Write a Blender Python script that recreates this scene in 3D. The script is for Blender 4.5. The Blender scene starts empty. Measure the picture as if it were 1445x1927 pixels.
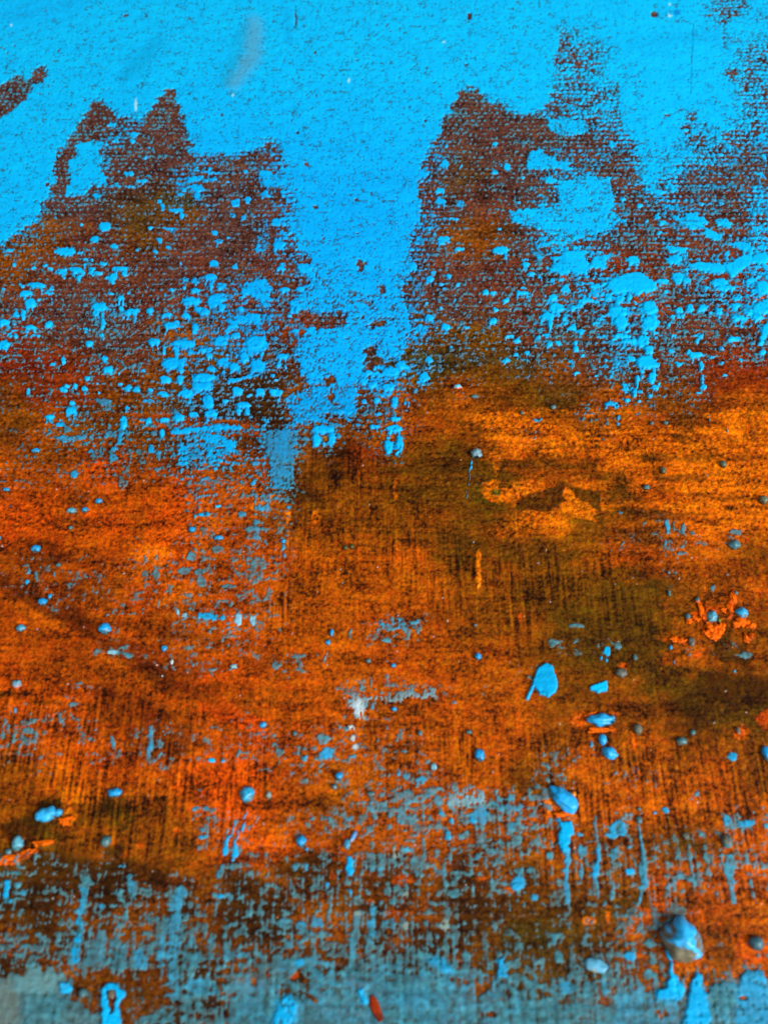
import bpy, math, random
import numpy as np

# ------------------------------------------------------------------ camera, world, lamps, exposure
C = bpy.context.scene
TH = math.radians(28.0)            # the phone is tilted this far from square-on
DIST = 0.163                       # metres from lens to the middle of the frame
HV = math.tan(math.radians(28.0))  # half height of the view
HU = HV * 0.75
H = 0.018                          # thickness of the stretched canvas; its face is at z = H
PW, PH = 1445.0, 1927.0

cam = bpy.data.cameras.new('camera')
cam_o = bpy.data.objects.new('camera', cam)
C.collection.objects.link(cam_o)
cam_o.location = (0, -DIST * math.sin(TH), H + DIST * math.cos(TH))
cam_o.rotation_euler = (TH, 0, 0)
cam.sensor_fit = 'VERTICAL'
cam.sensor_height = 24.0
cam.lens = 24.0 / (2 * HV)
cam.clip_start = 0.001
cam.clip_end = 50.0
cam.dof.use_dof = True
cam.dof.focus_distance = 0.178
cam.dof.aperture_fstop = 15.0
C.camera = cam_o

W = bpy.data.worlds.new('World')
C.world = W
W.use_nodes = True
W.node_tree.nodes['Background'].inputs[0].default_value = (0.80, 0.90, 1.0, 1)
W.node_tree.nodes['Background'].inputs[1].default_value = 0.13


def lamp(name, loc, target, size, power, color):
    L = bpy.data.lights.new(name, 'AREA')
    L.shape = 'RECTANGLE'
    L.size, L.size_y = size
    L.energy = power
    L.color = color
    o = bpy.data.objects.new(name, L)
    C.collection.objects.link(o)
    o.location = loc
    d = np.array(target, float) - np.array(loc, float)
    d /= np.linalg.norm(d)
    o.rotation_euler = (math.acos(-d[2]), 0, math.atan2(d[0], -d[1]) + math.pi if False else math.atan2(-d[0], d[1]))
    return o


lamp('window_light', (0.95, -0.62, 0.78), (0.0, 0.03, H), (0.5, 0.6), 25.0, (1.0, 0.985, 0.96))
lamp('overhead_fill', (-0.25, -0.75, 1.1), (0.0, 0.03, H), (0.9, 0.7), 5.0, (1.0, 0.99, 0.98))  # soft fill lamp added overhead to even out the light
C.view_settings.view_transform = 'Standard'
C.view_settings.look = 'None'
C.view_settings.exposure = 0.22
C.view_settings.gamma = 1.0

# ------------------------------------------------------------------ helpers
rng = np.random.default_rng(11)
F = np.float32
_perm = np.concatenate([rng.permutation(4096)] * 2).astype(np.int32)
_ga = (rng.random(4096) * 2 * math.pi).astype(F)
_gx, _gy = np.cos(_ga), np.sin(_ga)


def perlin(x, y, seed=0):
    x = np.asarray(x, F) + F(seed * 17.31)
    y = np.asarray(y, F) + F(seed * 9.77)
    xi = np.floor(x).astype(np.int32)
    yi = np.floor(y).astype(np.int32)
    fx = (x - xi).astype(F)
    fy = (y - yi).astype(F)

    def g(ix, iy, dx, dy):
        h = _perm[(_perm[ix & 4095] + iy) & 4095]
        return _gx[h] * dx + _gy[h] * dy
    n00 = g(xi, yi, fx, fy)
    n10 = g(xi + 1, yi, fx - 1, fy)
    n01 = g(xi, yi + 1, fx, fy - 1)
    n11 = g(xi + 1, yi + 1, fx - 1, fy - 1)
    sx = fx * fx * fx * (fx * (fx * 6 - 15) + 10)
    sy = fy * fy * fy * (fy * (fy * 6 - 15) + 10)
    a = n00 + sx * (n10 - n00)
    b = n01 + sx * (n11 - n01)
    return (a + sy * (b - a)) * F(1.5)


def fbm(x, y, seed, octs=3, gain=0.5):
    s, a, t = 0, 1.0, 0.0
    for i in range(octs):
        s = s + F(a) * perlin(x * F(2.03 ** i), y * F(2.03 ** i), seed + i * 3)
        t += a * a
        a *= gain
    return s / F(math.sqrt(t))


def sst(a, b, x):
    t = np.clip((x - a) / (b - a), 0, 1)
    return t * t * (3 - 2 * t)


def s2l(c):
    c = np.asarray(c, F) / F(255.0)
    return np.where(c <= 0.04045, c / 12.92, ((c + 0.055) / 1.055) ** 2.4).astype(F)


def depth_at(Y):
    return (Y + DIST * math.sin(TH)) * math.sin(TH) + DIST * math.cos(TH) ** 2


def y_of_v(v):
    yn = (0.5 - v / PH) * 2 * HV
    t = DIST * math.cos(TH) / (math.cos(TH) - yn * math.sin(TH))
    return -DIST * math.sin(TH) + t * (math.sin(TH) + yn * math.cos(TH))


def place(u, v):
    """a mark at photograph position u, v -> canvas X, Y and metres per photograph pixel there"""
    Y = y_of_v(v)
    z = depth_at(Y)
    return (u / PW - 0.5) * 2 * HU * z, Y, 2 * HU * z / PW


# ------------------------------------------------------------------ the canvas grid: finer toward the near edge
U0, U1, V0, V1 = -115.0, 1560.0, -75.0, 2002.0
NU, NV = 920, 1050
KX, KY = 66, 30                    # coarse border out to the edges of the stretched canvas
CX, CY0, CY1 = 0.135, -0.105, 0.175
cu = np.linspace(U0, U1, NU)
rv = np.linspace(V0, V1, NV)
Yr = np.concatenate([np.linspace(CY1, y_of_v(V0), KY + 1)[:-1], y_of_v(rv), np.linspace(y_of_v(V1), CY0, KY + 1)[1:]])
NR = len(Yr)
zr = depth_at(Yr)
core = (cu / PW - 0.5)[None, :] * 2 * HU * zr[:, None]
tt = np.linspace(0, 1, KX + 1) ** 1.4          # spacing grows outward
left = -CX + (core[:, :1] + CX) * (1 - tt[::-1])[None, :-1]
right = core[:, -1:] + (CX - core[:, -1:]) * tt[None, 1:]
X = np.concatenate([left, core, right], 1).astype(F)
Y = np.repeat(Yr[:, None], X.shape[1], 1).astype(F)
NC = X.shape[1]
vr = (0.5 - ((Yr + DIST * math.sin(TH)) * math.cos(TH) - DIST * math.cos(TH) * math.sin(TH)) / zr / (2 * HV)) * PH
U = np.clip((X / (2 * HU * zr[:, None]) + 0.5) * PW, -400, 1850).astype(F)
V = np.repeat(np.clip(vr, -400, 2300)[:, None], NC, 1).astype(F)
MM = F(1000.0)
xm, ym = X * MM, Y * MM            # canvas millimetres

# ragged-edge warp, in photograph pixels at the middle distance
wpx = fbm(xm / 1.1, ym / 1.1, 3, 2) * 4.0 + perlin(xm / 3.5, ym / 3.5, 8) * 5.0
wpy = fbm(xm / 1.1, ym / 1.1, 23, 2) * 3.2 + perlin(xm / 3.5, ym / 3.5, 28) * 3.5
near = (DIST / depth_at(Y)).astype(F)
Uw = U + wpx * near
Vw = V + wpy * near
Us = U + wpx * near * 0.45
Vs = V + wpy * near * 0.45


def grid_map(rows, ox, cell, u, v):
    A = np.array(rows, F)
    gx = np.clip((u - ox) / cell - 0.5, 0, A.shape[1] - 1.001)
    gy = np.clip(v / cell - 0.5, 0, A.shape[0] - 1.001)
    ix = gx.astype(np.int32)
    iy = gy.astype(np.int32)
    fx = (gx - ix)
    fy = (gy - iy)
    fx = fx * fx * (3 - 2 * fx)
    fy = fy * fy * (3 - 2 * fy)
    if A.ndim == 3:
        fx = fx[..., None]
        fy = fy[..., None]
    a = A[iy, ix] * (1 - fx) + A[iy, ix + 1] * fx
    b = A[iy + 1, ix] * (1 - fx) + A[iy + 1, ix + 1] * fx
    return (a * (1 - fy) + b * fy).astype(F)


# ------------------------------------------------------------------ weave of the canvas
P = 1.30                           # thread pitch, mm
wx = xm / P + perlin(xm / 9, ym / 9, 41) * 0.5 + perlin(xm / 1.7, ym / 1.5, 49) * 0.22 + perlin(xm / 60, ym / 2.0, 42) * 0.10
wy = ym / P + perlin(xm / 9, ym / 9, 43) * 0.45 + perlin(xm / 2.6, ym / 1.4, 50) * 0.20 + perlin(xm / 2.0, ym / 40, 44) * 0.10
row = np.floor(wy)
weft = 0.5 + 0.5 * np.cos(2 * math.pi * (wy - row - 0.5))
rphase = (row % 2) * 0.5 + perlin(row * F(3.7), row * F(1.3) + 0.5, 47) * 0.3
over = 0.5 + 0.5 * np.cos(2 * math.pi * (wx * 0.92 + rphase + 0.25 * perlin(xm / 3.0, ym / 2.0, 46)))
kn = np.floor(wx * 0.92 + rphase)
over = over * np.clip(0.62 + 0.85 * perlin(kn * F(0.731) + 0.37, row * F(0.617) + 0.41, 48), 0.05, 1.1)
col_ = np.floor(wx)
warp = 0.5 + 0.5 * np.cos(2 * math.pi * (wx - col_ - 0.5))
thread = 0.55 + 0.75 * np.clip(perlin(xm / 5.5, ym / 3.2, 45) + 0.35, 0, 1)
weave = np.maximum(weft * (0.22 + 0.78 * over), warp * (0.85 - 0.75 * over) * 0.40)
weave = (0.45 + (weave - 0.45) * np.clip(thread, 0.3, 1.15)).astype(F)
grain = fbm(xm / 0.42, ym / 0.42, 51, 2)
clump = fbm(xm / 2.6, ym / 2.2, 61, 2)
mid = fbm(xm / 1.0, ym / 0.8, 71, 2)
streak = perlin(xm / 0.42, ym / 5.5, 81) * 0.7 + perlin(xm / 0.9, ym / 12.0, 84) * 0.5
hstreak = perlin(xm / 9.0, ym / 0.7, 87)

# ------------------------------------------------------------------ how much blue: digits, one per 4 cm-ish patch of the frame
DIG = """
999999999999999999999999999999979657
999999999999999999999999997789999777
999999999999999999999999995569999976
658999999999999999999999997677999965
579978987699999999999679986566999875
799845642999999999998433555657996976
999555423999699999996322433345996766
996483333644478999985322376556778765
995873326433799999964223367745685555
984432223432369999964212457884576548
962212123322589999885212378885466447
632232222222579999974212478754454458
222334222122246989963322348753346767
232222222546646899953323433787445557
332255343455644568853323446566444557
432243242456745899885322253356543345
322222226656448998742222433355342234
222233322564533798663111222255242111
122322255644337885521110011113323100
113433324454257664410000000311111000
113344346763563613410000110010000000
121233336764561201300000000000000000
222213124544560000000010000000000000
100110001333441000000000000000000000
000101001323430000000000000000220000
000000102334430000000000000012143130
122111333424420000000000000000020000
122331232344310000000000000000010000
012112213333310000000000000000000000
000001003444210012661000000000000000
000013312212100101210000003120001120
000000012310122000100000210000100000
000210000000000055443111000000000000
121300000002000032100000000000000000
352240242223312331210000000000000000
232032242223325432231000024110000000
010010010000112221333100054023300000
000000000100000024565554441000001000
000000000312022333454455543014010043
000000000321111112144445533241122331
232111000022221345654544332322333333
432343322244333334433434312231333211
522444325344434444433221211131111000
333534467444655455444432222224531000
565678786566555666655433433454212101
666678767666888788888754545665521113
999814127778978999999977868668886799
999838247789999999999999999999999999
""".strip().split('\n')
LUT = np.array([-0.12, 0.08, 0.17, 0.27, 0.37, 0.48, 0.59, 0.71, 0.84, 0.975], F)
for i_, l_ in enumerate(DIG):
    if len(l_) != 36:
        print('digit row', i_, len(l_))
D = grid_map([[LUT[int(c)] for c in (l + l[-1] * 36)[:36]] for l in DIG], 0, 40, Uw, Vw)
D *= 1 - 0.30 * sst(860, 960, V) * sst(1500, 1440, V)
PUR = sst(1010, 720, V + perlin(xm / 14, ym / 9, 91) * 70).astype(F) * 0.66 + 0.34      # purity of the blue

du = (cu[1] - cu[0])
dv = (rv[1] - rv[0])


def window(u0, u1, v0, v1):
    c0 = max(0, int((u0 - U0) / du) - 1) + KX
    c1 = min(NU - 1, int((u1 - U0) / du) + 2) + KX
    r0 = max(0, int((v0 - V0) / dv) - 1) + KY
    r1 = min(NV - 1, int((v1 - V0) / dv) + 2) + KY
    if c1 <= c0 or r1 <= r0:
        return None
    return (slice(r0, r1), slice(c0, c1))


def seg_d(u, v, a, b):
    ax, ay = a
    bx, by = b
    dx, dy = bx - ax, by - ay
    L = dx * dx + dy * dy + 1e-9
    t = np.clip(((u - ax) * dx + (v - ay) * dy) / L, 0, 1)
    return np.hypot(u - ax - t * dx, v - ay - t * dy), t


def raise_(w, k, val, pur, mode='max'):
    """k = 0..1 membership; lift (or cut) the blue there"""
    if mode == 'max':
        D[w] = np.maximum(D[w], D[w] * (1 - k) + val * k)
    else:
        D[w] = D[w] * (1 - k) + np.minimum(D[w], val) * k
    if pur is not None:
        PUR[w] = PUR[w] * (1 - k) + pur * k


def poly(pts, val=1.2, pur=None, soft=2.5, mode='max', rag=1.0, target=None):
    pts = [(float(a), float(b)) for a, b in pts]
    xs, ys = zip(*pts)
    w = window(min(xs) - 22, max(xs) + 22, min(ys) - 22, max(ys) + 22)
    if w is None:
        return
    u = U[w] + (Uw[w] - U[w]) * rag
    v = V[w] + (Vw[w] - V[w]) * rag
    ins = np.zeros(u.shape, bool)
    d = np.full(u.shape, 1e9, F)
    for a, b in zip(pts, pts[1:] + pts[:1]):
        dd, _ = seg_d(u, v, a, b)
        d = np.minimum(d, dd)
        if a[1] != b[1]:
            c = (a[1] > v) != (b[1] > v)
            ins ^= c & (u < (b[0] - a[0]) * (v - a[1]) / (b[1] - a[1]) + a[0])
    sd = np.where(ins, d, -d)
    k = sst(-soft, soft, sd)
    if target is not None:
        target(w, k)
    else:
        raise_(w, k, val, pur, mode)


def blob(x, y, rx, ry, val=1.2, pur=None, ang=0.0, soft=0.3, mode='max', rag=0.42, target=None):
    R = max(rx, ry) + 14
    w = window(x - R, x + R, y - R, y + R)
    if w is None:
        return
    u = U[w] + (Uw[w] - U[w]) * rag - x
    v = V[w] + (Vw[w] - V[w]) * rag - y
    ca, sa = math.cos(ang), math.sin(ang)
    q = np.sqrt(((u * ca + v * sa) / rx) ** 2 + ((-u * sa + v * ca) / ry) ** 2)
    k = sst(1 + soft, 1 - soft, q)
    if target is not None:
        target(w, k)
    else:
        raise_(w, k, val, pur, mode)


def line(pts, wid, val=1.0, pur=None, soft=1.8, rag=0.8, mode='max', target=None):
    n = len(pts)
    if not isinstance(wid, (list, tuple)):
        wid = [wid] * n
    xs, ys = zip(*pts)
    m = max(wid) / 2 + 16
    w = window(min(xs) - m, max(xs) + m, min(ys) - m, max(ys) + m)
    if w is None:
        return
    u = U[w] + (Uw[w] - U[w]) * rag
    v = V[w] + (Vw[w] - V[w]) * rag
    best = np.full(u.shape, -1e9, F)
    for i in range(n - 1):
        d, t = seg_d(u, v, pts[i], pts[i + 1])
        best = np.maximum(best, (wid[i] + (wid[i + 1] - wid[i]) * t) / 2 - d)
    k = sst(-soft, soft, best)
    if target is not None:
        target(w, k)
    else:
        raise_(w, k, val, pur, mode)


class Z:
    """marks read off an enlarged part of the frame that starts at ox, oy"""
    S = 500.0 / 1445.0

    def __init__(s, ox, oy):
        s.ox, s.oy = ox, oy

    def p(s, a):
        return (s.ox + a[0] * s.S, s.oy + a[1] * s.S)

    def poly(s, pts, *a, **k):
        poly([s.p(q) for q in pts], *a, **k)

    def spots(s, L, val=1.15, pur=None, **k):
        for q in L:
            x, y = s.p(q)
            a, b = max(2.2, q[2] * s.S / 2), max(1.8, q[3] * s.S / 2)
            blob(x, y, a, b, val, pur if len(q) < 5 else q[4], **k)
            if val > 1.1 and y < 900 and a > 5 and b < a and 'mode' not in k:      # ragged little runs under a cap
                for j in range(2):
                    sx = x + a * (j * 1.1 - 0.55) + rng.normal(0, 1.5)
                    line([(sx, y + b * 0.5), (sx + rng.normal(0, 1), y + b + a * rng.uniform(0.1, 0.9))], [a * 0.45, a * 0.22], 0.95, None, rag=0.5)

    def line(s, pts, wid, *a, **k):
        wl = [q * s.S for q in wid] if isinstance(wid, (list, tuple)) else wid * s.S
        line([s.p(q) for q in pts], wl, *a, **k)


A_, B_, C_ = Z(0, 0), Z(480, 0), Z(945, 0)
D_, E_, F_ = Z(0, 480), Z(480, 480), Z(945, 480)
G_, H_, I_ = Z(0, 960), Z(480, 960), Z(945, 960)
J_, K_, L_ = Z(0, 1440), Z(480, 1440), Z(945, 1440)

# random little caps of blue on the drier weave, upper two thirds
for i in range(900):
    u_, v_ = rng.uniform(-60, 1500), rng.uniform(190, 860)
    ci, ri = int(np.clip(u_ / 40, 0, 35)), int(np.clip(v_ / 40, 0, 47))
    d_ = int((DIG[ri] + '9' * 36)[ci])
    if not 2 <= d_ <= 6 or rng.random() > 0.12 + d_ * 0.13:
        continue
    s_ = (0.75 + 0.55 * v_ / 900) * rng.lognormal(0, 0.38)
    w_ = 5.2 * s_
    blob(u_, v_, w_, w_ * rng.uniform(0.42, 0.72), rng.uniform(0.75, 1.15), None, rng.normal(0, 0.15))
    if rng.random() < 0.6:
        line([(u_ + rng.normal(0, w_ * 0.4), v_), (u_ + rng.normal(0, w_ * 0.4), v_ + w_ * rng.uniform(0.8, 2.2))], [w_ * 0.5, w_ * 0.25], 0.9)

D = np.where((V < 700) & (D > 0.1) & (D < 0.5), D + 0.09, D)
D += 0.08 * sst(1030, 1120, U) * sst(330, 220, V) * sst(0.3, 0.4, D)

# the big sky-blue field: down to the skyline of the two rusty peaks
poly([(-400, 480), (0, 465), (24, 443), (45, 425), (66, 415), (74, 391), (93, 374), (100, 346), (107, 322), (111, 287), (138, 256),
      (152, 232), (173, 194), (190, 187), (208, 204), (221, 221), (249, 221), (273, 218), (294, 197), (308, 173), (332, 170), (337, 208),
      (346, 242), (358, 263), (360, 287), (400, 290), (450, 289), (480, 275), (501, 263), (525, 266), (535, 294), (541, 332), (549, 363),
      (554, 408), (573, 436), (577, 480), (620, 500), (700, 505), (760, 490), (767, 460), (772, 443), (770, 432), (796, 408), (784, 367), (786, 346), (806, 329),
      (790, 315), (797, 287), (816, 263), (836, 225), (850, 197), (864, 170), (899, 166), (935, 182), (959, 208), (983, 219),
      (1021, 209), (1035, 170), (1050, 60), (1050, -400), (-400, -400)], 0.985, 1.0, 7, rag=1.7)
A_.poly([(400, 780), (550, 760), (530, 830), (545, 900), (580, 990), (500, 1000), (480, 1050), (360, 1060), (380, 950), (380, 880), (410, 840)], 1.0, 1.0, 3)
A_.poly([(-30, 490), (80, 410), (140, 440), (190, 385), (265, 355), (240, 430), (140, 520), (80, 600), (-30, 650)], 0.42, None, 3, 'cut', rag=1.9)
A_.poly([(400, 740), (440, 670), (500, 560), (550, 540), (600, 590), (610, 680), (560, 740), (420, 770), (380, 880), (375, 1010), (300, 1060), (300, 980), (320, 830)], 0.36, None, 7, 'cut', rag=2.2)
A_.poly([(890, 500), (960, 490), (975, 600), (1000, 700), (1040, 800), (900, 820), (780, 800), (760, 720), (810, 640), (850, 580)], 0.36, None, 7, 'cut', rag=2.2)
B_.poly([(1040, 660), (1110, 495), (1210, 490), (1290, 600), (1445, 640), (1445, 720), (1300, 760), (1000, 760)], 0.36, None, 8, 'cut', rag=2.2)
C_.poly([(-20, 640), (110, 650), (240, 650), (250, 740), (130, 740), (-20, 730)], 0.34, None, 6, 'cut', rag=2.2)
C_.poly([(270, 530), (420, 515), (430, 600), (250, 610)], 0.60, None, 6, 'cut', rag=2.2)
C_.poly([(330, 265), (470, 250), (600, 300), (600, 335), (340, 340)], 0.67, None, 5, 'cut', rag=1.9)
C_.poly([(340, 150), (420, 150), (440, 220), (340, 225)], 0.72, None, 5, 'cut', rag=1.9)
C_.poly([(1080, 30), (1250, 5), (1300, 50), (1445, 100), (1445, 150), (1340, 80), (1210, 85), (1200, 160), (1150, 90)], 0.64, None, 5, 'cut', rag=1.9)
C_.poly([(1185, 180), (1280, 200), (1300, 330), (1265, 330), (1260, 240), (1190, 240)], 0.65, None, 4, 'cut', rag=1.9)
C_.poly([(1290, 500), (1445, 380), (1445, 620), (1340, 600), (1300, 540)], 0.61, None, 5, 'cut', rag=1.9)
C_.poly([(1210, 370), (1300, 430), (1380, 440), (1380, 470), (1240, 440)], 0.60, None, 4, 'cut', rag=1.9)
C_.poly([(970, 690), (1050, 630), (1050, 710)], 0.61, None, 4, 'cut', rag=1.9)
C_.poly([(1065, 720), (1110, 760), (1100, 810), (1070, 780)], 0.56, None, 4, 'cut', rag=1.9)
C_.poly([(1220, 780), (1250, 650), (1290, 720), (1380, 760), (1380, 860), (1300, 830)], 0.65, None, 5, 'cut', rag=1.9)
C_.poly([(1000, 900), (1290, 930), (1300, 985), (1110, 975), (1000, 960)], 0.63, None, 5, 'cut', rag=1.9)
C_.poly([(590, 870), (720, 900), (800, 940), (810, 1020), (690, 1000), (600, 1040)], 0.64, None, 5, 'cut', rag=1.9)
C_.poly([(560, 300), (700, 200), (1000, 60), (1180, 160), (1180, 330), (1240, 480), (1120, 560), (950, 600), (880, 760), (720, 760), (640, 600), (640, 420)], 0.96, 1, 8)
C_.poly([(720, 760), (980, 720), (1000, 880), (860, 960), (830, 1100), (740, 1000), (740, 900)], 0.90, 1, 10)
C_.poly([(1220, 100), (1340, 90), (1350, 170), (1230, 180)], 0.97, 1, 5)
C_.poly([(250, 650), (330, 635), (440, 660), (450, 720), (380, 745), (300, 730), (250, 710)], 0.86, 1, 3)
C_.poly([(130, 830), (200, 800), (260, 860), (360, 880), (350, 920), (130, 925)], 0.95, 1, 3)
C_.poly([(300, 990), (420, 960), (590, 960), (600, 1180), (560, 1260), (440, 1290), (300, 1290), (60, 1200), (40, 1150), (300, 1120)], 0.93, 1, 4)
C_.poly([(940, 1200), (1010, 1160), (1110, 1180), (1110, 1220), (1050, 1240), (1000, 1220)], 1.0, 1, 2.5)
C_.poly([(1160, 1190), (1220, 1180), (1250, 1210), (1240, 1240), (1170, 1230)], 1.0, 1, 2.5)
C_.poly([(1090, 1230), (1190, 1280), (1180, 1300), (1100, 1290)], 1.1, 1, 2)
C_.poly([(880, 1330), (1000, 1350), (990, 1380), (900, 1370)], 1.1, 1, 2)
C_.poly([(1240, 1330), (1290, 1310), (1340, 1330), (1320, 1365), (1250, 1360)], 1.1, 1, 2)
C_.poly([(945, 1260), (1000, 1260), (1110, 1330), (1080, 1387), (1000, 1330), (950, 1310)], 0.60, None, 6, 'cut', rag=2.2)
A_.poly([(510, 1000), (520, 995), (760, 1010), (760, 1020), (520, 1015)], 0.8, 1, 2)
A_.line([(1040, 975), (1180, 975)], 22, 0.95, 1)
A_.line([(1035, 930), (1200, 945)], 16, 0.8, 1)
A_.spots([(1075, 1025, 80, 40), (570, 1235, 75, 50), (520, 1300, 60, 40), (360, 1370, 120, 45), (620, 1345, 40, 25), (1280, 1105, 60, 40), (1350, 1090, 35, 40), (870, 1095, 30, 25), (890, 1130, 25, 50), (960, 1145, 90, 25), (990, 1175, 30, 40), (630, 765, 35, 20), (730, 735, 40, 30), (610, 680, 45, 25), (700, 945, 60, 25), (720, 770, 30, 25), (820, 1240, 30, 20), (870, 1310, 30, 30), (1170, 1265, 40, 25)], 1.1, 1)
# brown gap under the right-hand skyline and in the middle column
B_.spots([(1030, 895, 45, 35), (1000, 1035, 50, 25), (1010, 1095, 60, 35), (1025, 1300, 70, 28), (1105, 1355, 60, 22), (1330, 1360, 90, 45), (1080, 1190, 60, 15), (60, 945, 70, 35), (115, 1210, 50, 40), (130, 1330, 60, 45), (70, 995, 50, 40), (1370, 910, 40, 40), (1300, 785, 35, 22)], 1.15, 1)
E_.poly([(290, -20), (830, -20), (870, 70), (820, 130), (800, 250), (820, 300), (830, 440), (800, 560), (690, 570), (620, 600), (540, 640), (540, 860), (500, 880), (430, 800), (420, 640), (300, 720), (240, 640), (235, 500), (280, 400), (500, 375), (500, 310), (380, 305), (180, 315), (220, 240), (330, 120)], 0.90, 1, 4)
E_.poly([(170, 800), (180, 760), (300, 720), (420, 720), (540, 690), (540, 850), (480, 880), (400, 870), (360, 910), (200, 935), (190, 860)], 0.86, 0.85, 3)
E_.poly([(600, 500), (640, 480), (660, 540), (700, 580), (640, 640), (600, 590)], 0.15, None, 4, 'cut', rag=1.9)
E_.poly([(555, 20), (590, 30), (575, 100), (550, 60)], 0.15, None, 4, 'cut', rag=1.9)
E_.poly([(690, 170), (710, 180), (700, 220)], 0.1, None, 3, 'cut', rag=1.9)
E_.poly([(580, 265), (640, 265), (640, 282), (590, 283)], 0.05, None, 3, 'cut', rag=1.9)
E_.poly([(580, 320), (595, 340), (585, 365), (575, 345)], 0.0, None, 2, 'cut', rag=1.9)
E_.poly([(400, 665), (440, 670), (420, 700), (405, 690)], 0.0, None, 2, 'cut', rag=1.9)
E_.poly([(410, 720), (425, 720), (415, 770), (395, 780)], 0.05, None, 2, 'cut', rag=1.9)
E_.poly([(240, 310), (380, 340), (500, 350), (500, 380), (300, 390), (200, 330)], 0.30, None, 4, 'cut', rag=1.9)
E_.poly([(640, 360), (720, 345), (700, 370), (645, 410)], 0.15, None, 3, 'cut', rag=1.9)

# caps, clumps and drips of blue (centre x, y, width, height in the enlargement)
D_.spots([(420, 85, 70, 40), (430, 130, 25, 40), (500, 85, 40, 30), (650, 75, 90, 28), (612, 130, 35, 62), (675, 105, 22, 30), (145, 210, 65, 35), (165, 265, 60, 50), (205, 165, 90, 28), (90, 325, 35, 45), (130, 325, 28, 60), (25, 370, 55, 35), (170, 395, 70, 25), (270, 375, 50, 35), (25, 490, 60, 50), (90, 440, 30, 30), (540, 285, 80, 40), (525, 320, 35, 30), (560, 375, 25, 70), (555, 440, 35, 20), (490, 482, 40, 30), (720, 310, 80, 35), (820, 303, 45, 30), (910, 328, 60, 25), (660, 238, 42, 26), (650, 262, 12, 24), (674, 260, 12, 24), (585, 125, 22, 16), (1145, 120, 70, 38), (1150, 170, 20, 60), (1065, 195, 50, 25), (1040, 250, 100, 46), (1170, 250, 90, 66), (1205, 285, 30, 50), (1010, 330, 40, 35), (930, 385, 80, 36), (960, 365, 40, 20), (1060, 400, 36, 60), (1200, 470, 70, 60), (1280, 440, 60, 30), (1390, 480, 110, 80), (1330, 560, 60, 60), (1400, 600, 80, 70), (840, 475, 70, 40), (1000, 485, 130, 46), (890, 520, 20, 60), (945, 590, 140, 64), (985, 625, 30, 50), (900, 680, 60, 40), (980, 680, 40, 50), (1110, 668, 120, 46), (1105, 715, 100, 44), (1270, 610, 60, 44), (1290, 740, 60, 46), (1415, 745, 50, 42), (890, 755, 60, 30), (1010, 755, 80, 46), (1130, 800, 66, 86), (1325, 815, 75, 36), (1298, 850, 24, 40), (1345, 852, 26, 40), (975, 885, 60, 50), (1055, 870, 60, 30), (1145, 865, 70, 36), (810, 905, 40, 36), (895, 900, 50, 28), (880, 970, 28, 50), (675, 910, 42, 78), (390, 850, 65, 35), (395, 805, 35, 25), (275, 882, 50, 18), (155, 740, 20, 35), (415, 712, 30, 28), (370, 715, 26, 18), (590, 625, 60, 34), (655, 705, 30, 14), (345, 575, 28, 40), (570, 565, 30, 40), (1225, 793, 40, 18), (1185, 1365, 40, 14), (25, 190, 20, 14), (80, 55, 26, 18), (185, 70, 28, 14), (280, 75, 34, 14), (935, 190, 26, 18), (1000, 180, 28, 18), (1080, 300, 46, 32), (1110, 310, 60, 40), (1310, 295, 30, 30), (1100, 520, 40, 22), (1140, 550, 44, 26), (1280, 65, 36, 26)], 1.15, 1)
D_.poly([(1310, 190), (1380, 140), (1445, 135), (1450, 285), (1400, 240), (1350, 220), (1310, 240)], 1.05, 1, 3)
D_.poly([(1220, 330), (1290, 345), (1350, 310), (1420, 330), (1390, 365), (1310, 370), (1300, 400), (1230, 410), (1235, 360)], 1.05, 1, 3)
D_.poly([(1340, 460), (1445, 440), (1450, 520), (1380, 540), (1350, 590), (1310, 580), (1330, 520)], 0.95, 1, 3)
D_.line([(1250, 690), (1320, 670), (1390, 655)], 22, 1.0, 1)
D_.line([(930, 962), (1100, 945), (1310, 940)], [26, 36, 22], 1.0, 0.95)
D_.poly([(1060, 960), (1180, 980), (1250, 1000), (1290, 1040), (1270, 1080), (1230, 1060), (1180, 1020), (1090, 1000)], 0.95, 0.9, 3)
D_.line([(320, 1005), (460, 990)], 26, 0.85, 0.6)
D_.line([(500, 985), (650, 975)], 28, 0.75, 0.55)
D_.line([(655, 960), (652, 1015)], 26, 0.95, 0.7)
D_.spots([(565, 800, 85, 36, 0.5), (580, 840, 50, 18, 0.4), (840, 970, 40, 25, 0.5), (825, 1055, 40, 46, 0.8), (865, 1095, 25, 60, 0.6), (620, 1100, 60, 40, 0.6), (855, 1170, 30, 22, 0.5), (405, 1195, 40, 35, 0.7), (365, 945, 46, 24, 0.5), (1375, 1245, 36, 24, 0.7), (1110, 1220, 46, 20, 0.6)], 0.95)
D_.poly([(965, 1040), (1030, 1040), (1030, 1150), (975, 1145)], 0.80, 0.9, 4)
D_.poly([(1130, 1060), (1200, 1060), (1200, 1160), (1160, 1170)], 0.85, 0.9, 4)
for x_ in (1040, 1062, 1085, 985):
    D_.line([(x_ + 8, 1040), (x_, 1230)], 9, 0.85, 0.75)
D_.line([(705, 1070), (690, 1170), (668, 1255)], [30, 44, 40], 0.60, 0.25)
D_.line([(785, 1025), (765, 1180)], 13, 0.6, 0.25)
D_.line([(1060, 1318), (1200, 1305)], 20, 0.60, 0.55)
D_.line([(1250, 1210), (1250, 1370)], 40, 0.50, 0.35)

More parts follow.
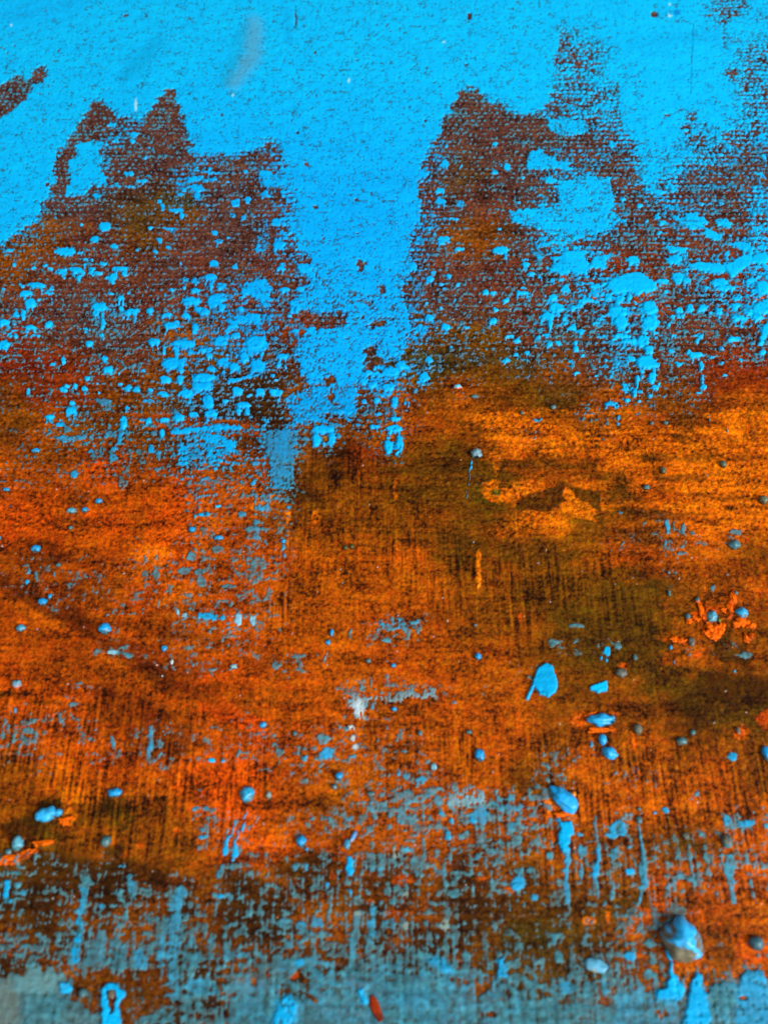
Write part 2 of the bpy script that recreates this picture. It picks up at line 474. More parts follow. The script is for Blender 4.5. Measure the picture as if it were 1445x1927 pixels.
E_.spots([(140, 75, 50, 20), (160, 190, 60, 25), (245, 185, 45, 30), (270, 75, 90, 56), (210, 265, 62, 36), (195, 305, 26, 34), (228, 300, 20, 40), (150, 552, 65, 34), (125, 605, 15, 20), (165, 610, 15, 20), (115, 685, 26, 14), (370, 950, 120, 40), (332, 1010, 46, 76), (415, 1005, 40, 76), (373, 1030, 12, 34), (755, 948, 95, 40), (722, 1040, 44, 90), (785, 1030, 44, 80), (770, 1080, 20, 24), (650, 938, 60, 18), (760, 895, 60, 25), (735, 635, 90, 50), (790, 600, 50, 50), (945, 340, 50, 34), (1290, 360, 40, 34), (945, 132, 45, 34), (1050, 115, 30, 20), (965, 98, 26, 18), (1097, 160, 25, 20), (1250, 203, 40, 25), (1290, 210, 40, 16), (1300, 298, 35, 18), (1430, 210, 30, 25), (1375, 445, 40, 20), (1425, 460, 22, 20), (1065, 500, 22, 16), (860, 65, 40, 25), (1010, 160, 26, 14), (640, 710, 50, 34), (590, 690, 44, 36), (720, 720, 80, 40), (760, 800, 40, 60), (660, 790, 40, 30), (620, 640, 40, 30), (930, 265, 18, 14), (1025, 185, 20, 14), (1010, 290, 20, 14), (870, 740, 24, 22, 0.5), (95, 740, 40, 24), (25, 745, 50, 34)], 1.15, 1)
E_.line([(860, 300), (890, 315), (922, 322)], 12, 0.95, 0.7)
E_.poly([(0, 140), (60, 135), (85, 170), (80, 280), (30, 250), (0, 220)], 1.0, 1, 3)
E_.poly([(0, 460), (60, 470), (65, 500), (30, 530), (0, 520)], 1.0, 1, 3)
E_.spots([(20, 600, 60, 60), (10, 350, 30, 50), (220, 412, 40, 24), (270, 1000, 46, 14, 0.5)], 1.05, 1)
E_.poly([(60, 960), (130, 945), (225, 960), (215, 1120), (190, 1280), (120, 1270), (100, 1160), (60, 1120), (20, 1020)], 0.86, 0.60, 5)
E_.poly([(130, 960), (200, 955), (205, 1120), (110, 1130)], 0.97, 0.66, 6)
for x_ in (90, 112, 135, 160, 185, 205):
    E_.line([(x_, 960), (x_ - 4, 1260)], 12, 0.92, 0.62)
for x_ in (10, 40, 75):
    E_.line([(x_, 1290), (x_ - 10, 1420)], 14, 0.8, 0.5)
    H_.line([(x_, 0), (x_ - 14, 180)], 11, 0.75, 0.45)
E_.line([(1178, 1118), (1176, 1160)], [6, 16], 1.1, 0.95)
E_.line([(1174, 1170), (1172, 1250)], 9, 0.95, 0.6)
E_.line([(1156, 1270), (1148, 1350)], 7, 0.75, 0.4)
E_.spots([(145, 1285, 80, 16, 0.5), (125, 1320, 70, 18, 0.5), (40, 1370, 70, 40, 0.6), (20, 1130, 60, 30, 0.6), (185, 1370, 30, 26, 0.8)], 0.85)

F_.poly([(235, 70), (330, 30), (340, -20), (440, -20), (460, 60), (440, 120), (400, 95), (330, 110), (270, 90)], 1.1, 1, 2.5)
F_.poly([(470, 50), (500, 10), (590, -10), (560, 40), (550, 80), (490, 70)], 1.05, 1, 2.5)
F_.poly([(560, 170), (610, 125), (680, 95), (760, 100), (830, 150), (820, 190), (760, 205), (735, 220), (700, 195), (640, 210), (590, 200)], 1.2, 1, 2)
F_.poly([(1005, 60), (1060, 40), (1180, 55), (1230, 50), (1290, 10), (1360, -10), (1350, 50), (1290, 80), (1250, 130), (1225, 100), (1170, 90), (1080, 95)], 1.15, 1, 2.5)
F_.poly([(400, 290), (410, 240), (450, 222), (520, 255), (510, 275), (460, 255), (430, 300)], 1.1, 1, 2)
F_.poly([(1385, 480), (1395, 400), (1450, 360), (1450, 430), (1420, 450), (1400, 500)], 1.1, 1, 2)
F_.spots([(710, 30, 75, 50), (130, 52, 50, 30), (155, 103, 40, 25), (930, 25, 80, 50), (1400, 20, 90, 60), (950, 125, 60, 60), (870, 140, 70, 25), (1000, 140, 50, 30), (1180, 150, 90, 46), (1215, 180, 100, 26), (1350, 140, 60, 25), (1410, 180, 70, 80), (500, 172, 60, 25), (340, 185, 50, 34), (265, 140, 30, 25), (315, 140, 34, 22), (110, 210, 70, 20), (575, 230, 50, 40), (635, 245, 50, 50), (685, 230, 25, 50), (270, 235, 50, 34), (290, 290, 90, 52), (240, 338, 80, 42), (260, 380, 25, 60), (335, 350, 35, 24), (380, 400, 50, 28), (380, 295, 30, 30), (625, 310, 110, 60), (640, 370, 80, 80), (795, 290, 90, 80), (800, 370, 90, 80), (690, 470, 90, 26), (640, 440, 80, 30), (760, 470, 66, 74), (790, 520, 50, 50), (780, 585, 124, 76), (732, 690, 24, 70), (718, 750, 26, 50), (806, 670, 50, 70), (825, 720, 50, 24), (1048, 545, 85, 34), (1008, 525, 26, 32), (1078, 605, 26, 60), (1084, 680, 20, 60), (1090, 718, 36, 24), (1260, 278, 50, 34), (1280, 345, 100, 30), (1330, 320, 50, 26), (1380, 340, 60, 40), (1410, 290, 110, 70), (1410, 530, 40, 30), (920, 340, 30, 20), (900, 380, 26, 20), (930, 440, 40, 14), (500, 375, 40, 16), (255, 490, 36, 24), (400, 510, 30, 34), (395, 480, 26, 20), (435, 548, 30, 14), (590, 808, 72, 22, 0.8), (562, 826, 16, 16, 0.8), (625, 826, 14, 18, 0.8), (628, 885, 14, 40, 0.6), (630, 920, 20, 14, 0.6), (1105, 180, 30, 16), (1085, 290, 50, 40), (1020, 290, 40, 50), (1170, 310, 40, 40), (960, 300, 50, 36), (40, 440, 40, 12), (80, 462, 22, 14), (195, 450, 30, 26), (1060, 470, 30, 26), (1240, 460, 40, 30), (1210, 655, 22, 14), (1190, 590, 20, 14), (555, 575, 22, 14), (795, 770, 26, 14), (745, 795, 22, 14)], 1.15, 1)
F_.spots([(185, 895, 60, 28, 0.75), (180, 965, 44, 14, 0.55), (570, 915, 24, 30, 0.3), (1125, 885, 14, 44, 0.3), (1220, 950, 20, 44, 0.25)], 0.6)
F_.line([(190, 380), (185, 620)], 14, 0.5, 0.7)
F_.line([(1030, 760), (1035, 840)], 14, 0.45, 0.4)

# ---- lower, drier part
G_.line([(1385, 10), (1390, 140)], 40, 0.62, 0.5)
G_.poly([(1350, 250), (1450, 230), (1450, 390), (1370, 380), (1400, 330), (1340, 310)], 0.62, 0.35, 5)
G_.line([(790, 245), (790, 370)], 28, 0.60, 0.28)
G_.spots([(850, 350, 40, 56, 0.3), (1040, 250, 50, 60, 0.4), (1000, 330, 60, 36, 0.35), (1085, 335, 60, 30, 0.35), (1090, 385, 50, 60, 0.35), (1240, 412, 100, 26, 0.3), (970, 560, 24, 36, 0.6), (1005, 572, 30, 26, 0.6), (1300, 595, 40, 66, 0.72), (1374, 598, 30, 58, 0.66), (610, 772, 60, 26, 0.55), (525, 760, 20, 36, 0.45), (700, 788, 60, 26, 0.35), (430, 945, 50, 14, 0.3), (400, 1055, 70, 22, 0.25), (150, 1200, 60, 40, 0.6), (130, 1245, 60, 30, 0.45), (195, 360, 20, 60, 0.35), (160, 330, 16, 40, 0.5), (145, 390, 26, 24, 0.8), (300, 350, 14, 30, 0.7), (325, 1130, 24, 50, 0.3), (615, 1265, 22, 80, 0.45), (90, 1085, 14, 34, 0.9), (115, 1150, 16, 20, 0.9), (50, 1170, 24, 20, 0.7), (1155, 1362, 36, 24, 0.9), (1210, 1366, 20, 16, 0.8), (1180, 215, 60, 40, 0.3), (1320, 20, 50, 30, 0.6), (1345, 105, 26, 30, 0.4)], 0.95)
G_.line([(1085, 572), (1210, 588)], 28, 0.85, 0.75)
G_.line([(580, 562), (770, 558)], 13, 0.55, 0.5)
G_.line([(1140, 868), (1262, 862)], 15, 0.75, 0.4)
G_.line([(830, 1180), (815, 1330)], 22, 0.75, 0.55)
G_.line([(1055, 40), (1130, 20)], 20, 0.9, 0.85)
G_.line([(1300, 1200), (1300, 1330)], 14, 0.6, 0.4)
G_.line([(1060, 180), (1050, 270)], 20, 0.65, 0.35)
G_.poly([(20, 1130), (180, 1110), (200, 1290), (0, 1290)], 0.30, 0.3, 12)
for i in range(22):
    x_ = 655 + i * 11.5
    H_.line([(x_ + rng.normal(0, 3), 590 + rng.uniform(0, 30)), (x_, 640 + rng.uniform(-10, 22))], 8 * rng.uniform(.6, 1.3), rng.uniform(.5, 1.0), rng.uniform(.35, .8))
H_.spots([(720, 705, 100, 20, 0.4), (520, 670, 20, 60, 0.3), (225, 790, 100, 30, 0.2), (245, 840, 20, 60, 0.25), (120, 840, 50, 50, 0.25), (345, 780, 20, 30, 0.25), (390, 1325, 80, 76, 0.65), (280, 1350, 70, 30, 0.55), (225, 1325, 40, 22, 0.5), (130, 1310, 50, 60, 0.25), (370, 1240, 70, 50, 0.4), (1080, 1050, 40, 12, 0.4), (770, 1240, 20, 40, 0.35), (670, 1250, 30, 26, 0.3), (810, 1310, 40, 20, 0.4), (630, 940, 20, 50, 0.3), (640, 1075, 24, 50, 0.5)], 0.85)
for i in range(42):
    t_ = i / 41
    x_ = 500 + t_ * 470
    y_ = 1040 - t_ * 40 + (8 if t_ < .4 else 0)
    H_.line([(x_ + rng.normal(0, 5), y_ - rng.uniform(10, 30)), (x_, y_ + rng.uniform(0, 20) * (1.5 - t_))], 9 * rng.uniform(.5, 1.3), rng.uniform(.65, 1.1), rng.uniform(.3, .55))
for (x_, ya, yb, w_) in [(535, 1052, 1075, 10), (546, 1045, 1118, 11), (558, 1035, 1100, 9), (570, 1032, 1132, 13), (584, 1045, 1128, 10), (596, 1050, 1092, 8), (610, 1030, 1070, 8)]:
    H_.line([(x_, ya), (x_ - 2, yb)], w_, 0.95, 0.5, rag=.5)
H_.spots([(520, 1178, 36, 20, 0.4), (500, 1190, 14, 26, 0.4), (538, 1192, 12, 26, 0.4), (530, 1240, 24, 40, 0.4), (540, 1285, 40, 34, 0.4), (530, 1338, 30, 24, 0.5)], 1.0)
H_.line([(397, 745), (380, 830)], 8, 0.7, 0.35)
H_.line([(155, 180), (148, 215), (160, 250)], 14, 0.9, 0.6)
I_.poly([(200, 850), (240, 830), (275, 850), (292, 920), (290, 990), (250, 1020), (200, 1005), (180, 960), (135, 1035), (124, 1020), (165, 950), (175, 890)], 1.25, 0.82, 1.6, rag=.5)
I_.poly([(470, 960), (520, 940), (560, 930), (566, 990), (510, 1000), (475, 985)], 1.25, 0.9, 1.6, rag=.6)
I_.spots([(570, 768, 36, 56, 0.85), (568, 818, 9, 34, 0.7), (538, 802, 16, 24, 0.8), (270, 720, 58, 44, 0.3), (625, 740, 36, 40, 0.3), (405, 710, 40, 24, 0.25), (400, 630, 90, 30, 0.25), (895, 90, 30, 80, 0.55), (890, 175, 20, 34, 0.55), (930, 90, 14, 60, 0.4), (985, 100, 26, 60, 0.5), (1030, 125, 40, 30, 0.35), (975, 235, 70, 26, 0.3), (1270, 120, 70, 30, 0.35), (1320, 790, 70, 40, 0.2), (940, 825, 14, 24, 0.5), (912, 748, 16, 24, 0.75), (645, 15, 34, 20, 0.45), (1140, 428, 28, 36, 0.4), (1260, 875, 16, 16, 0.5), (1250, 1340, 50, 50, 0.7), (480, 1272, 18, 34, 0.6)], 0.92)
I_.line([(650, 185), (715, 140)], 16, 0.6, 0.35)
I_.line([(620, 370), (750, 366)], 8, 0.42, 0.2)

# ---- the bottom
J_.line([(45, 625), (35, 735)], [20, 40], 1.0, 0.85)
J_.spots([(130, 690, 40, 46, 0.55), (95, 650, 40, 34, 0.4), (80, 585, 90, 22, 0.4), (560, 770, 44, 30, 0.65), (455, 685, 40, 20, .7), (480, 630, 60, 44, .35), (1070, 235, 50, 24, 0.5), (1120, 235, 30, 34, 0.45), (1050, 290, 14, 26, 0.5), (1095, 350, 30, 30, 0.5), (1100, 390, 60, 22, 0.6), (1130, 300, 20, 40, .4), (280, 45, 14, 16, 0.6), (660, 548, 40, 12, 0.6)], 1.0)
J_.line([(458, 690), (445, 800)], [44, 36], 0.95, 0.55)
J_.line([(436, 830), (428, 900)], [36, 40], 1.0, 0.68)
J_.line([(425, 920), (412, 1050)], [36, 46], 1.0, 0.75)
J_.line([(710, 610), (712, 720)], 36, 0.85, 0.48)
J_.line([(985, 680), (950, 840), (920, 1000), (905, 1110)], [56, 84, 120, 130], 0.86, 0.52, 4)
J_.line([(940, 1110), (950, 1260)], [70, 64], 0.86, 0.5, 4)
J_.spots([(625, 850, 36, 90, .45), (685, 855, 40, 80, .45), (840, 840, 100, 50, .4), (1040, 950, 40, 60, .45), (1100, 880, 70, 60, .35), (1160, 945, 40, 70, .5), (330, 860, 50, 60, .3), (210, 870, 40, 40, .4), (250, 858, 20, 20, .5), (800, 690, 90, 50, .3), (650, 690, 60, 40, .35), (1280, 700, 150, 60, .45), (1200, 710, 40, 30, .75), (1355, 780, 26, 120, .4), (1330, 900, 80, 50, .35)], 0.78)
J_.line([(1245, 380), (1228, 480)], [14, 26], 1.0, 0.85)
J_.line([(1300, 340), (1272, 420), (1285, 480)], [6, 12, 34], 1.0, 0.85)
J_.line([(1335, 270), (1325, 350)], [6, 20], 0.9, 0.8)
J_.line([(1282, 300), (1255, 370)], [10, 8], 0.8, 0.7)
J_.line([(1293, 240), (1290, 260)], 6, 0.8, 0.6)
J_.line([(1340, 255), (1335, 275)], 6, 0.8, 0.6)
J_.line([(1405, 270), (1405, 300)], 10, 0.8, 0.5)
J_.line([(1205, 540), (1180, 620)], [14, 30], 0.85, 0.55)
J_.spots([(1270, 512, 20, 20, 0.85), (1265, 550, 16, 34, 0.4)], 1.0)
J_.poly([(440, 1140), (470, 1050), (500, 950), (545, 920), (620, 930), (700, 960), (720, 1090), (640, 1110), (500, 1100), (440, 1140)], 0.90, 0.42, 5)
J_.poly([(735, 1110), (740, 1010), (790, 1000), (805, 1100)], 0.9, 0.55, 4)
J_.poly([(990, 1080), (1010, 1010), (1180, 1020), (1180, 1060), (1080, 1080), (1180, 1100), (1000, 1120)], 0.85, 0.42, 4)
J_.poly([(1190, 1050), (1200, 990), (1360, 1020), (1370, 1060), (1280, 1060)], 0.85, 0.45, 4)
J_.poly([(1000, 1250), (1010, 1170), (1150, 1160), (1200, 1190), (1200, 1250)], 0.92, 0.48, 4)
J_.poly([(1200, 1250), (1260, 1160), (1445, 1150), (1445, 1420), (1200, 1420), (1200, 1320)], 0.80, 0.42, 10, rag=1.6)
J_.poly([(740, 1420), (790, 1350), (860, 1320), (930, 1350), (960, 1420)], 0.95, 0.36, 4)
J_.poly([(130, 1240), (120, 1180), (200, 1115), (300, 1108), (360, 1180), (388, 1215), (385, 1245)], 0.98, 0.34, 5, rag=1.6)
J_.poly([(320, 1240), (335, 1180), (365, 1180), (388, 1215), (385, 1245)], 1.1, 0.85, 3)
J_.poly([(-60, 1290), (-60, 1180), (30, 1150), (80, 1110), (120, 1150), (110, 1250), (300, 1260), (420, 1310), (470, 1340), (540, 1390), (540, 1440), (-60, 1440)], 1.0, 0.22, 5)
J_.poly([(130, 1240), (300, 1250), (380, 1300), (300, 1407), (130, 1407)], 1.1, 0.30, 8)
J_.poly([(385, 1190), (430, 1130), (900, 1110), (930, 1300), (760, 1340), (700, 1407), (560, 1407), (470, 1310), (390, 1260)], 0.10, None, 8, 'cut', rag=1.9)
J_.poly([(545, 1440), (545, 1260), (570, 1190), (650, 1180), (690, 1230), (662, 1300), (662, 1440)], 1.25, 0.85, 2.2)
J_.poly([(590, 1225), (630, 1215), (640, 1255), (625, 1300), (620, 1345), (595, 1345), (600, 1290), (585, 1260)], -0.2, None, 2.5, 'cut')
J_.spots([(455, 1240, 44, 44, 0.65)], 1.2)

K_.line([(640, 770), (635, 920)], [40, 52], 0.92, 0.55)
K_.line([(550, 800), (545, 880)], [40, 34], 0.85, 0.42)
K_.spots([(735, 865, 60, 70, .48), (800, 850, 40, 60, .42), (826, 872, 32, 40, .28), (1030, 870, 60, 70, .26), (1130, 870, 50, 56, .4), (1145, 950, 36, 60, .35), (530, 955, 60, 50, .5), (1035, 985, 50, 80, .24), (640, 950, 70, 40, .42), (735, 960, 70, 50, .4), (250, 870, 70, 60, .6), (340, 860, 60, 60, .55), (150, 860, 80, 50, .4), (280, 910, 90, 60, .42), (180, 980, 60, 50, .42), (1300, 880, 30, 60, .3), (750, 740, 60, 40, .36), (1080, 700, 70, 50, .4), (710, 690, 40, 30, .4), (520, 690, 30, 30, .65), (395, 655, 24, 40, .7), (190, 640, 40, 60, .5)], 0.85)
K_.line([(540, 940), (535, 1060), (525, 1200)], [30, 56, 84], 0.95, 0.42, 4)
K_.line([(640, 1040), (640, 1160)], [24, 50], 0.9, 0.42, 4)
K_.line([(1140, 1010), (1140, 1120)], [36, 60], 0.92, 0.42, 4)
K_.line([(515, 510), (512, 580)], [26, 36], 1.05, 0.85)
K_.poly([(1310, 1150), (1315, 1050), (1345, 1030), (1370, 1090), (1372, 1150)], 1.1, 0.75, 3)
K_.poly([(110, 1130), (120, 1050), (160, 1030), (280, 1060), (330, 1035), (400, 1060), (440, 1110), (460, 1180), (340, 1160), (290, 1110), (230, 1120)], 0.90, 0.45, 5)
K_.spots([(245, 1075, 50, 50, 0.7)], 1.0)
K_.poly([(-20, 1420), (-20, 1220), (100, 1160), (180, 1140), (260, 1240), (330, 1170), (470, 1180), (560, 1150), (690, 1090), (780, 1040), (860, 1060), (830, 1160), (900, 1080), (980, 1030), (1090, 1080), (1160, 1120), (1310, 1150), (1400, 1190), (1445, 1240), (1445, 1430)], 0.80, 0.44, 10, rag=1.6)
K_.poly([(100, 1380), (120, 1290), (190, 1250), (230, 1290), (220, 1380), (160, 1430), (90, 1430)], 1.1, 0.8, 6)
K_.poly([(570, 1230), (610, 1210), (612, 1300), (580, 1300)], 1.1, 0.85, 4)
K_.poly([(930, 1070), (990, 1040), (1060, 1090), (1070, 1130), (1000, 1120)], 1.1, 0.62, 5)
K_.spots([(1420, 660, 70, 46, 0.75), (1185, 300, 40, 40, 0.85), (1045, 380, 40, 60, 0.6), (1070, 305, 30, 36, .6)], 1.1)
K_.poly([(185, 1140), (230, 1120), (310, 1130), (300, 1180), (220, 1180)], -0.05, None, 4, 'cut', rag=1.9)
K_.poly([(1200, 1220), (1330, 1210), (1330, 1240), (1210, 1250)], 0.34, None, 6, 'cut', rag=2.2)
K_.poly([(1230, 1330), (1330, 1320), (1340, 1350), (1240, 1370)], 0.34, None, 6, 'cut', rag=2.2)
K_.line([(270, 1240), (335, 1285)], 10, 0.2, None, mode='cut')
K_.poly([(790, 160), (830, 125), (870, 170), (860, 330), (800, 330), (760, 290)], 0.72, 0.42, 5)
for i in range(16):
    x_ = 1035 + i * 14
    K_.line([(x_, 110 + rng.uniform(0, 50)), (x_ + rng.normal(0, 3), 165 + rng.uniform(0, 60))], 8, rng.uniform(.5, 1.0), 0.5)
K_.poly([(1180, 250), (1240, 220), (1260, 260), (1240, 310), (1180, 310)], 0.9, 0.55, 3)
K_.poly([(1270, 180), (1370, 170), (1445, 220), (1445, 270), (1350, 250), (1300, 220)], 0.75, 0.5, 4)
K_.poly([(830, 530), (880, 500), (920, 560), (880, 600), (840, 590)], 0.8, 0.38, 4)
K_.poly([(720, 530), (760, 480), (790, 470), (800, 540), (750, 550)], 0.8, 0.26, 4)
K_.spots([(835, 460, 60, 26, .45), (320, 290, 40, 26, .45), (380, 285, 60, 24, .45), (515, 295, 50, 34, .5), (568, 300, 30, 70, .35), (630, 340, 30, 30, .4), (690, 230, 60, 60, .4), (630, 220, 24, 70, .4), (945, 165, 30, 60, .5), (990, 185, 40, 50, .45), (1005, 258, 40, 30, .6), (960, 300, 30, 20, .5), (225, 550, 36, 50, .45), (285, 560, 26, 40, .6), (635, 555, 36, 60, .4), (690, 575, 60, 24, .5), (745, 580, 30, 24, .65), (1000, 580, 80, 30, .45), (1205, 500, 36, 40, .5), (1300, 500, 90, 90, .35), (610, 690, 50, 40, .35), (900, 85, 60, 50, .6), (780, 40, 24, 40, .6), (820, 60, 50, 30, .5)], 0.85)

L_.poly([(295, 330), (308, 275), (325, 300), (362, 310), (376, 370), (366, 480), (342, 505), (320, 470), (300, 400)], 1.12, 0.85, 2.5, rag=1.2)
L_.line([(350, 480), (356, 620), (346, 750)], [40, 26, 14], 1.0, 0.55)
L_.line([(515, 280), (515, 460)], [16, 18], 0.85, 0.42)
L_.line([(515, 460), (513, 590), (516, 640)], [20, 36, 14], 1.05, 0.66)
L_.line([(515, 660), (518, 725)], 15, 0.9, 0.5)
L_.line([(742, 310), (752, 420), (760, 560), (770, 640), (758, 745)], [8, 16, 46, 38, 16], 1.05, 0.5)
L_.line([(755, 180), (752, 300)], 8, 0.5, 0.4)
L_.spots([(425, 465, 46, 84, .48), (418, 378, 30, 24, .6), (430, 590, 30, 110, .42), (600, 480, 44, 70, .5), (680, 446, 30, 22, .45), (692, 575, 56, 36, .72), (597, 690, 20, 100, .42), (885, 250, 42, 40, .72), (826, 262, 22, 16, .72), (1218, 300, 46, 50, .62), (1320, 316, 104, 42, .66), (1430, 330, 36, 24, .5), (85, 640, 80, 76, .66), (170, 720, 60, 40, .6), (85, 575, 50, 40, .42), (150, 565, 50, 40, .42), (260, 490, 40, 40, .42), (60, 330, 60, 50, .45), (560, 750, 24, 30, .4), (1055, 155, 34, 26, .5)], 1.0)
L_.poly([(558, 375), (590, 310), (620, 285), (655, 330), (665, 385), (600, 400)], 0.95, 0.66, 4)
L_.poly([(1192, 530), (1205, 490), (1225, 480), (1252, 505), (1262, 640), (1262, 750), (1238, 757), (1226, 640), (1190, 590)], 1.0, 0.48, 2.5)
L_.line([(1000, 470), (1020, 520), (1050, 610), (1020, 680)], [20, 40, 36, 20], 0.75, 0.42)
L_.line([(890, 665), (960, 600), (1040, 620)], [16, 30, 30], 0.8, 0.45)
L_.line([(940, 500), (1120, 495), (1290, 515), (1440, 525)], 24, 0.55, 0.42)
L_.line([(1345, 590), (1350, 680), (1372, 745)], [26, 16, 8], 0.8, 0.4)
L_.line([(1130, 540), (1130, 620)], 24, 0.6, 0.35)
L_.line([(1150, 680), (1190, 740)], [30, 20], 0.65, 0.3)
L_.line([(670, 860), (690, 800), (728, 745)], [46, 40, 26], 0.75, 0.28)
L_.line([(690, 945), (730, 890)], [30, 30], 0.6, 0.28)
L_.poly([(862, 850), (895, 775), (930, 755), (975, 775), (1020, 840)], 0.72, 0.16, 4)
L_.poly([(888, 1005), (912, 1005), (930, 1120), (975, 1210), (985, 1260), (920, 1300), (830, 1290), (830, 1240), (885, 1190), (897, 1090)], 1.2, 0.9, 3)
L_.poly([(1026, 1160), (1060, 1105), (1085, 1130), (1080, 1200), (1130, 1240), (1150, 1360), (1100, 1430), (960, 1430), (1000, 1280), (1018, 1220)], 1.15, 0.8, 4)
L_.poly([(1120, 1430), (1120, 1240), (1150, 1190), (1200, 1168), (1255, 1190), (1280, 1230), (1280, 1430)], 1.1, 0.42, 3)
L_.poly([(1265, 1430), (1275, 1180), (1320, 1120), (1370, 1102), (1420, 1130), (1450, 1190), (1450, 1430)], 1.1, 0.62, 3)
L_.spots([(1305, 1268, 44, 22)], -0.2, None, mode='cut')
L_.poly([(600, 1430), (620, 1230), (700, 1190), (820, 1240), (960, 1280), (960, 1430)], 0.92, 0.48, 8, rag=1.4)
L_.poly([(-20, 1430), (-20, 1250), (60, 1230), (330, 1290), (600, 1320), (640, 1430)], 0.80, 0.40, 10, rag=1.6)
L_.spots([(690, 1040, 64, 50, .72), (345, 1210, 100, 80, .56), (470, 1220, 76, 100, .42), (550, 1210, 40, 80, .45), (75, 1160, 90, 60, .36), (170, 1190, 80, 60, .32), (300, 1040, 50, 60, .42), (5, 1110, 50, 70, .66), (790, 1140, 60, 70, .42), (800, 970, 60, 60, .36), (285, 950, 30, 60, .42), (60, 1080, 80, 50, .3), (870, 1240, 100, 60, .8)], 1.0)
L_.poly([(500, 1290), (520, 1250), (600, 1260), (590, 1310), (510, 1310)], 0.1, None, 5, 'cut', rag=1.9)
L_.poly([(400, 1370), (440, 1360), (440, 1400), (400, 1400)], 0.15, None, 5, 'cut', rag=1.9)
L_.poly([(850, 1350), (900, 1350), (890, 1380)], 0.15, None, 5, 'cut', rag=1.9)

D += (0.14 * sst(1000, 1090, U) * sst(330, 200, V) + 0.05 * sst(1000, 900, U) * sst(420, 340, V)) * sst(0.25, 0.4, D) * sst(0.95, 0.8, D)
# ------------------------------------------------------------------ threshold the blue has to beat: thread tops take paint first
low = sst(820, 1150, V)
lowgrain = fbm(xm / 1.25, ym / 1.05, 211, 2)
solid = sst(0.80, 0.97, D)
midw = sst(400, 640, V)
score = (0.76 - 0.30 * midw - 0.26 * low + 0.26 * sst(1560, 1720, V)) * (1 - 0.88 * solid) * (weave - 0.45) + (0.34 + 0.04 * midw - 0.14 * low) * grain + (0.26 + 0.08 * midw - 0.10 * low) * mid + 0.20 * clump \
    + low * ((0.20 + 0.22 * sst(1500, 1640, V)) * streak + 0.30 * lowgrain) + 0.10 * hstreak * (1 - solid)
samp = np.sort(score[KY:-KY:7, KX:-KX:7].ravel())
T = (1.0 - np.interp(score, samp, np.linspace(0, 1, len(samp)))).astype(F)
# thin pits that keep showing through even the solid field
pit = sst(1.15, 1.75, fbm(xm / 0.55, ym / 0.5, 131, 2) + 0.35 * clump)
Mg = D - T * (0.97 - 0.025 * sst(0.93, 0.98, D) * sst(500, 300, V)) - pit * 0.42 * sst(1.22, 0.95, D)
# a few larger bare specks in the field
spk = np.random.default_rng(5)
for i in range(120):
    u_, v_ = spk.uniform(0, 1400), spk.uniform(0, 460)
    w = window(u_ - 8, u_ + 8, v_ - 8, v_ + 8)
    q = np.hypot((Uw[w] - u_) / spk.uniform(1.2, 2.6), (Vw[w] - v_) / spk.uniform(1.0, 1.9))
    Mg[w] = np.minimum(Mg[w], -0.1 + sst(0.8, 1.8, q) * 1.5)
for (u_, v_, a_, b_) in [(883, 31, 5, 8), (1254, 217, 7, 3), (1230, 27, 7, 7), (417, 216, 3, 4), (877, 122, 4, 3), (799, 227, 4, 3), (577, 309, 5, 4), (670, 376, 4, 4), (594, 391, 5, 4), (238, 30, 5, 3), (557, 36, 1.6, 18), (90, 348, 4, 5), (560, 251, 4, 2.5)]:
    w = window(u_ - 30, u_ + 30, v_ - 30, v_ + 30)
    q = np.hypot((Us[w] - u_) / a_, (Vs[w] - v_) / b_)
    Mg[w] = np.minimum(Mg[w], -0.15 + sst(0.75, 1.25, q) * 1.5)
# hair cracks
CR = np.zeros_like(D)
for pts in [[(1303, 45), (1300, 110), (1298, 176)], [(557, 12), (556, 52)], [(1345, 240), (1346, 300)]]:
    def crk(w, k):
        CR[w] = np.maximum(CR[w], k)
    line(pts, 1.6, soft=0.8, rag=0.25, target=crk)

# ------------------------------------------------------------------ rust colours, one letter per 6 cm-ish patch
PAL = dict(a=(102, 60, 58), b=(72, 40, 18), c=(146, 52, 14), d=(184, 86, 6), e=(236, 116, 4), f=(222, 88, 2), g=(120, 70, 10), h=(84, 66, 26),
           i=(144, 74, 8), j=(236, 120, 4), k=(96, 62, 36), m=(116, 58, 46), n=(190, 84, 4))
RUST = """
aaaaaaaaaaaaaaaaaaaaaaaa
aaaaaaaaaaaaaaaaaaaaaaaa
aaaaaaaaaaaaaaaaaaaaaaaa
aaaaaaaaaaaaaaaaaaaaaaaa
aaaaaaaaaaaaaaaaaaaaaaaa
aaaaaaaaaaaaaakaaaaaaaaa
aaaakgaaaaaaamamakamaaam
iimmgmaaamaaaaiiamaammmm
immmmamamaaaammmmmmcmmcc
mmammmmmmmaaaaammmmmcmmc
cmaamiimmcmaggggmaammmmm
cccmmiggbmmahhggkimammcc
icciigbbbimmdidigkidiimd
idiiimbbbiiiddidndiddini
didfimddcibcigggneneieee
nniddfndebiiggghenegneen
ffdfnfeniiiiiigijjgiinej
ibddefndndddddgiiginnddi
idbinednddddddiigggkkiin
bidddidndddnddiiikkkkidi
nbbiddddnnnnnnddigkkkdii
nndbiddndnndnndddigikkbb
nnnibididnnddnnddiiiibkk
dnnnibdnnnnddddddididiii
iddnddffdddddnddgidddddi
ikikiinfnniddddinedddddd
ikidiidffddddddiidiiikin
kbbbbiibibbibibigiiinndn
bbibibibbiibiibbgggknind
ibbiibibbiibibbgkkkindid
biiibbbiibbibbikkkkiieid
bbbibbbibbiibbiikkiiieie
ciiiibiiiiibbiikkkiieien
iiiiiiiicciiiiiiiiiiiiee
""".strip().split('\n')
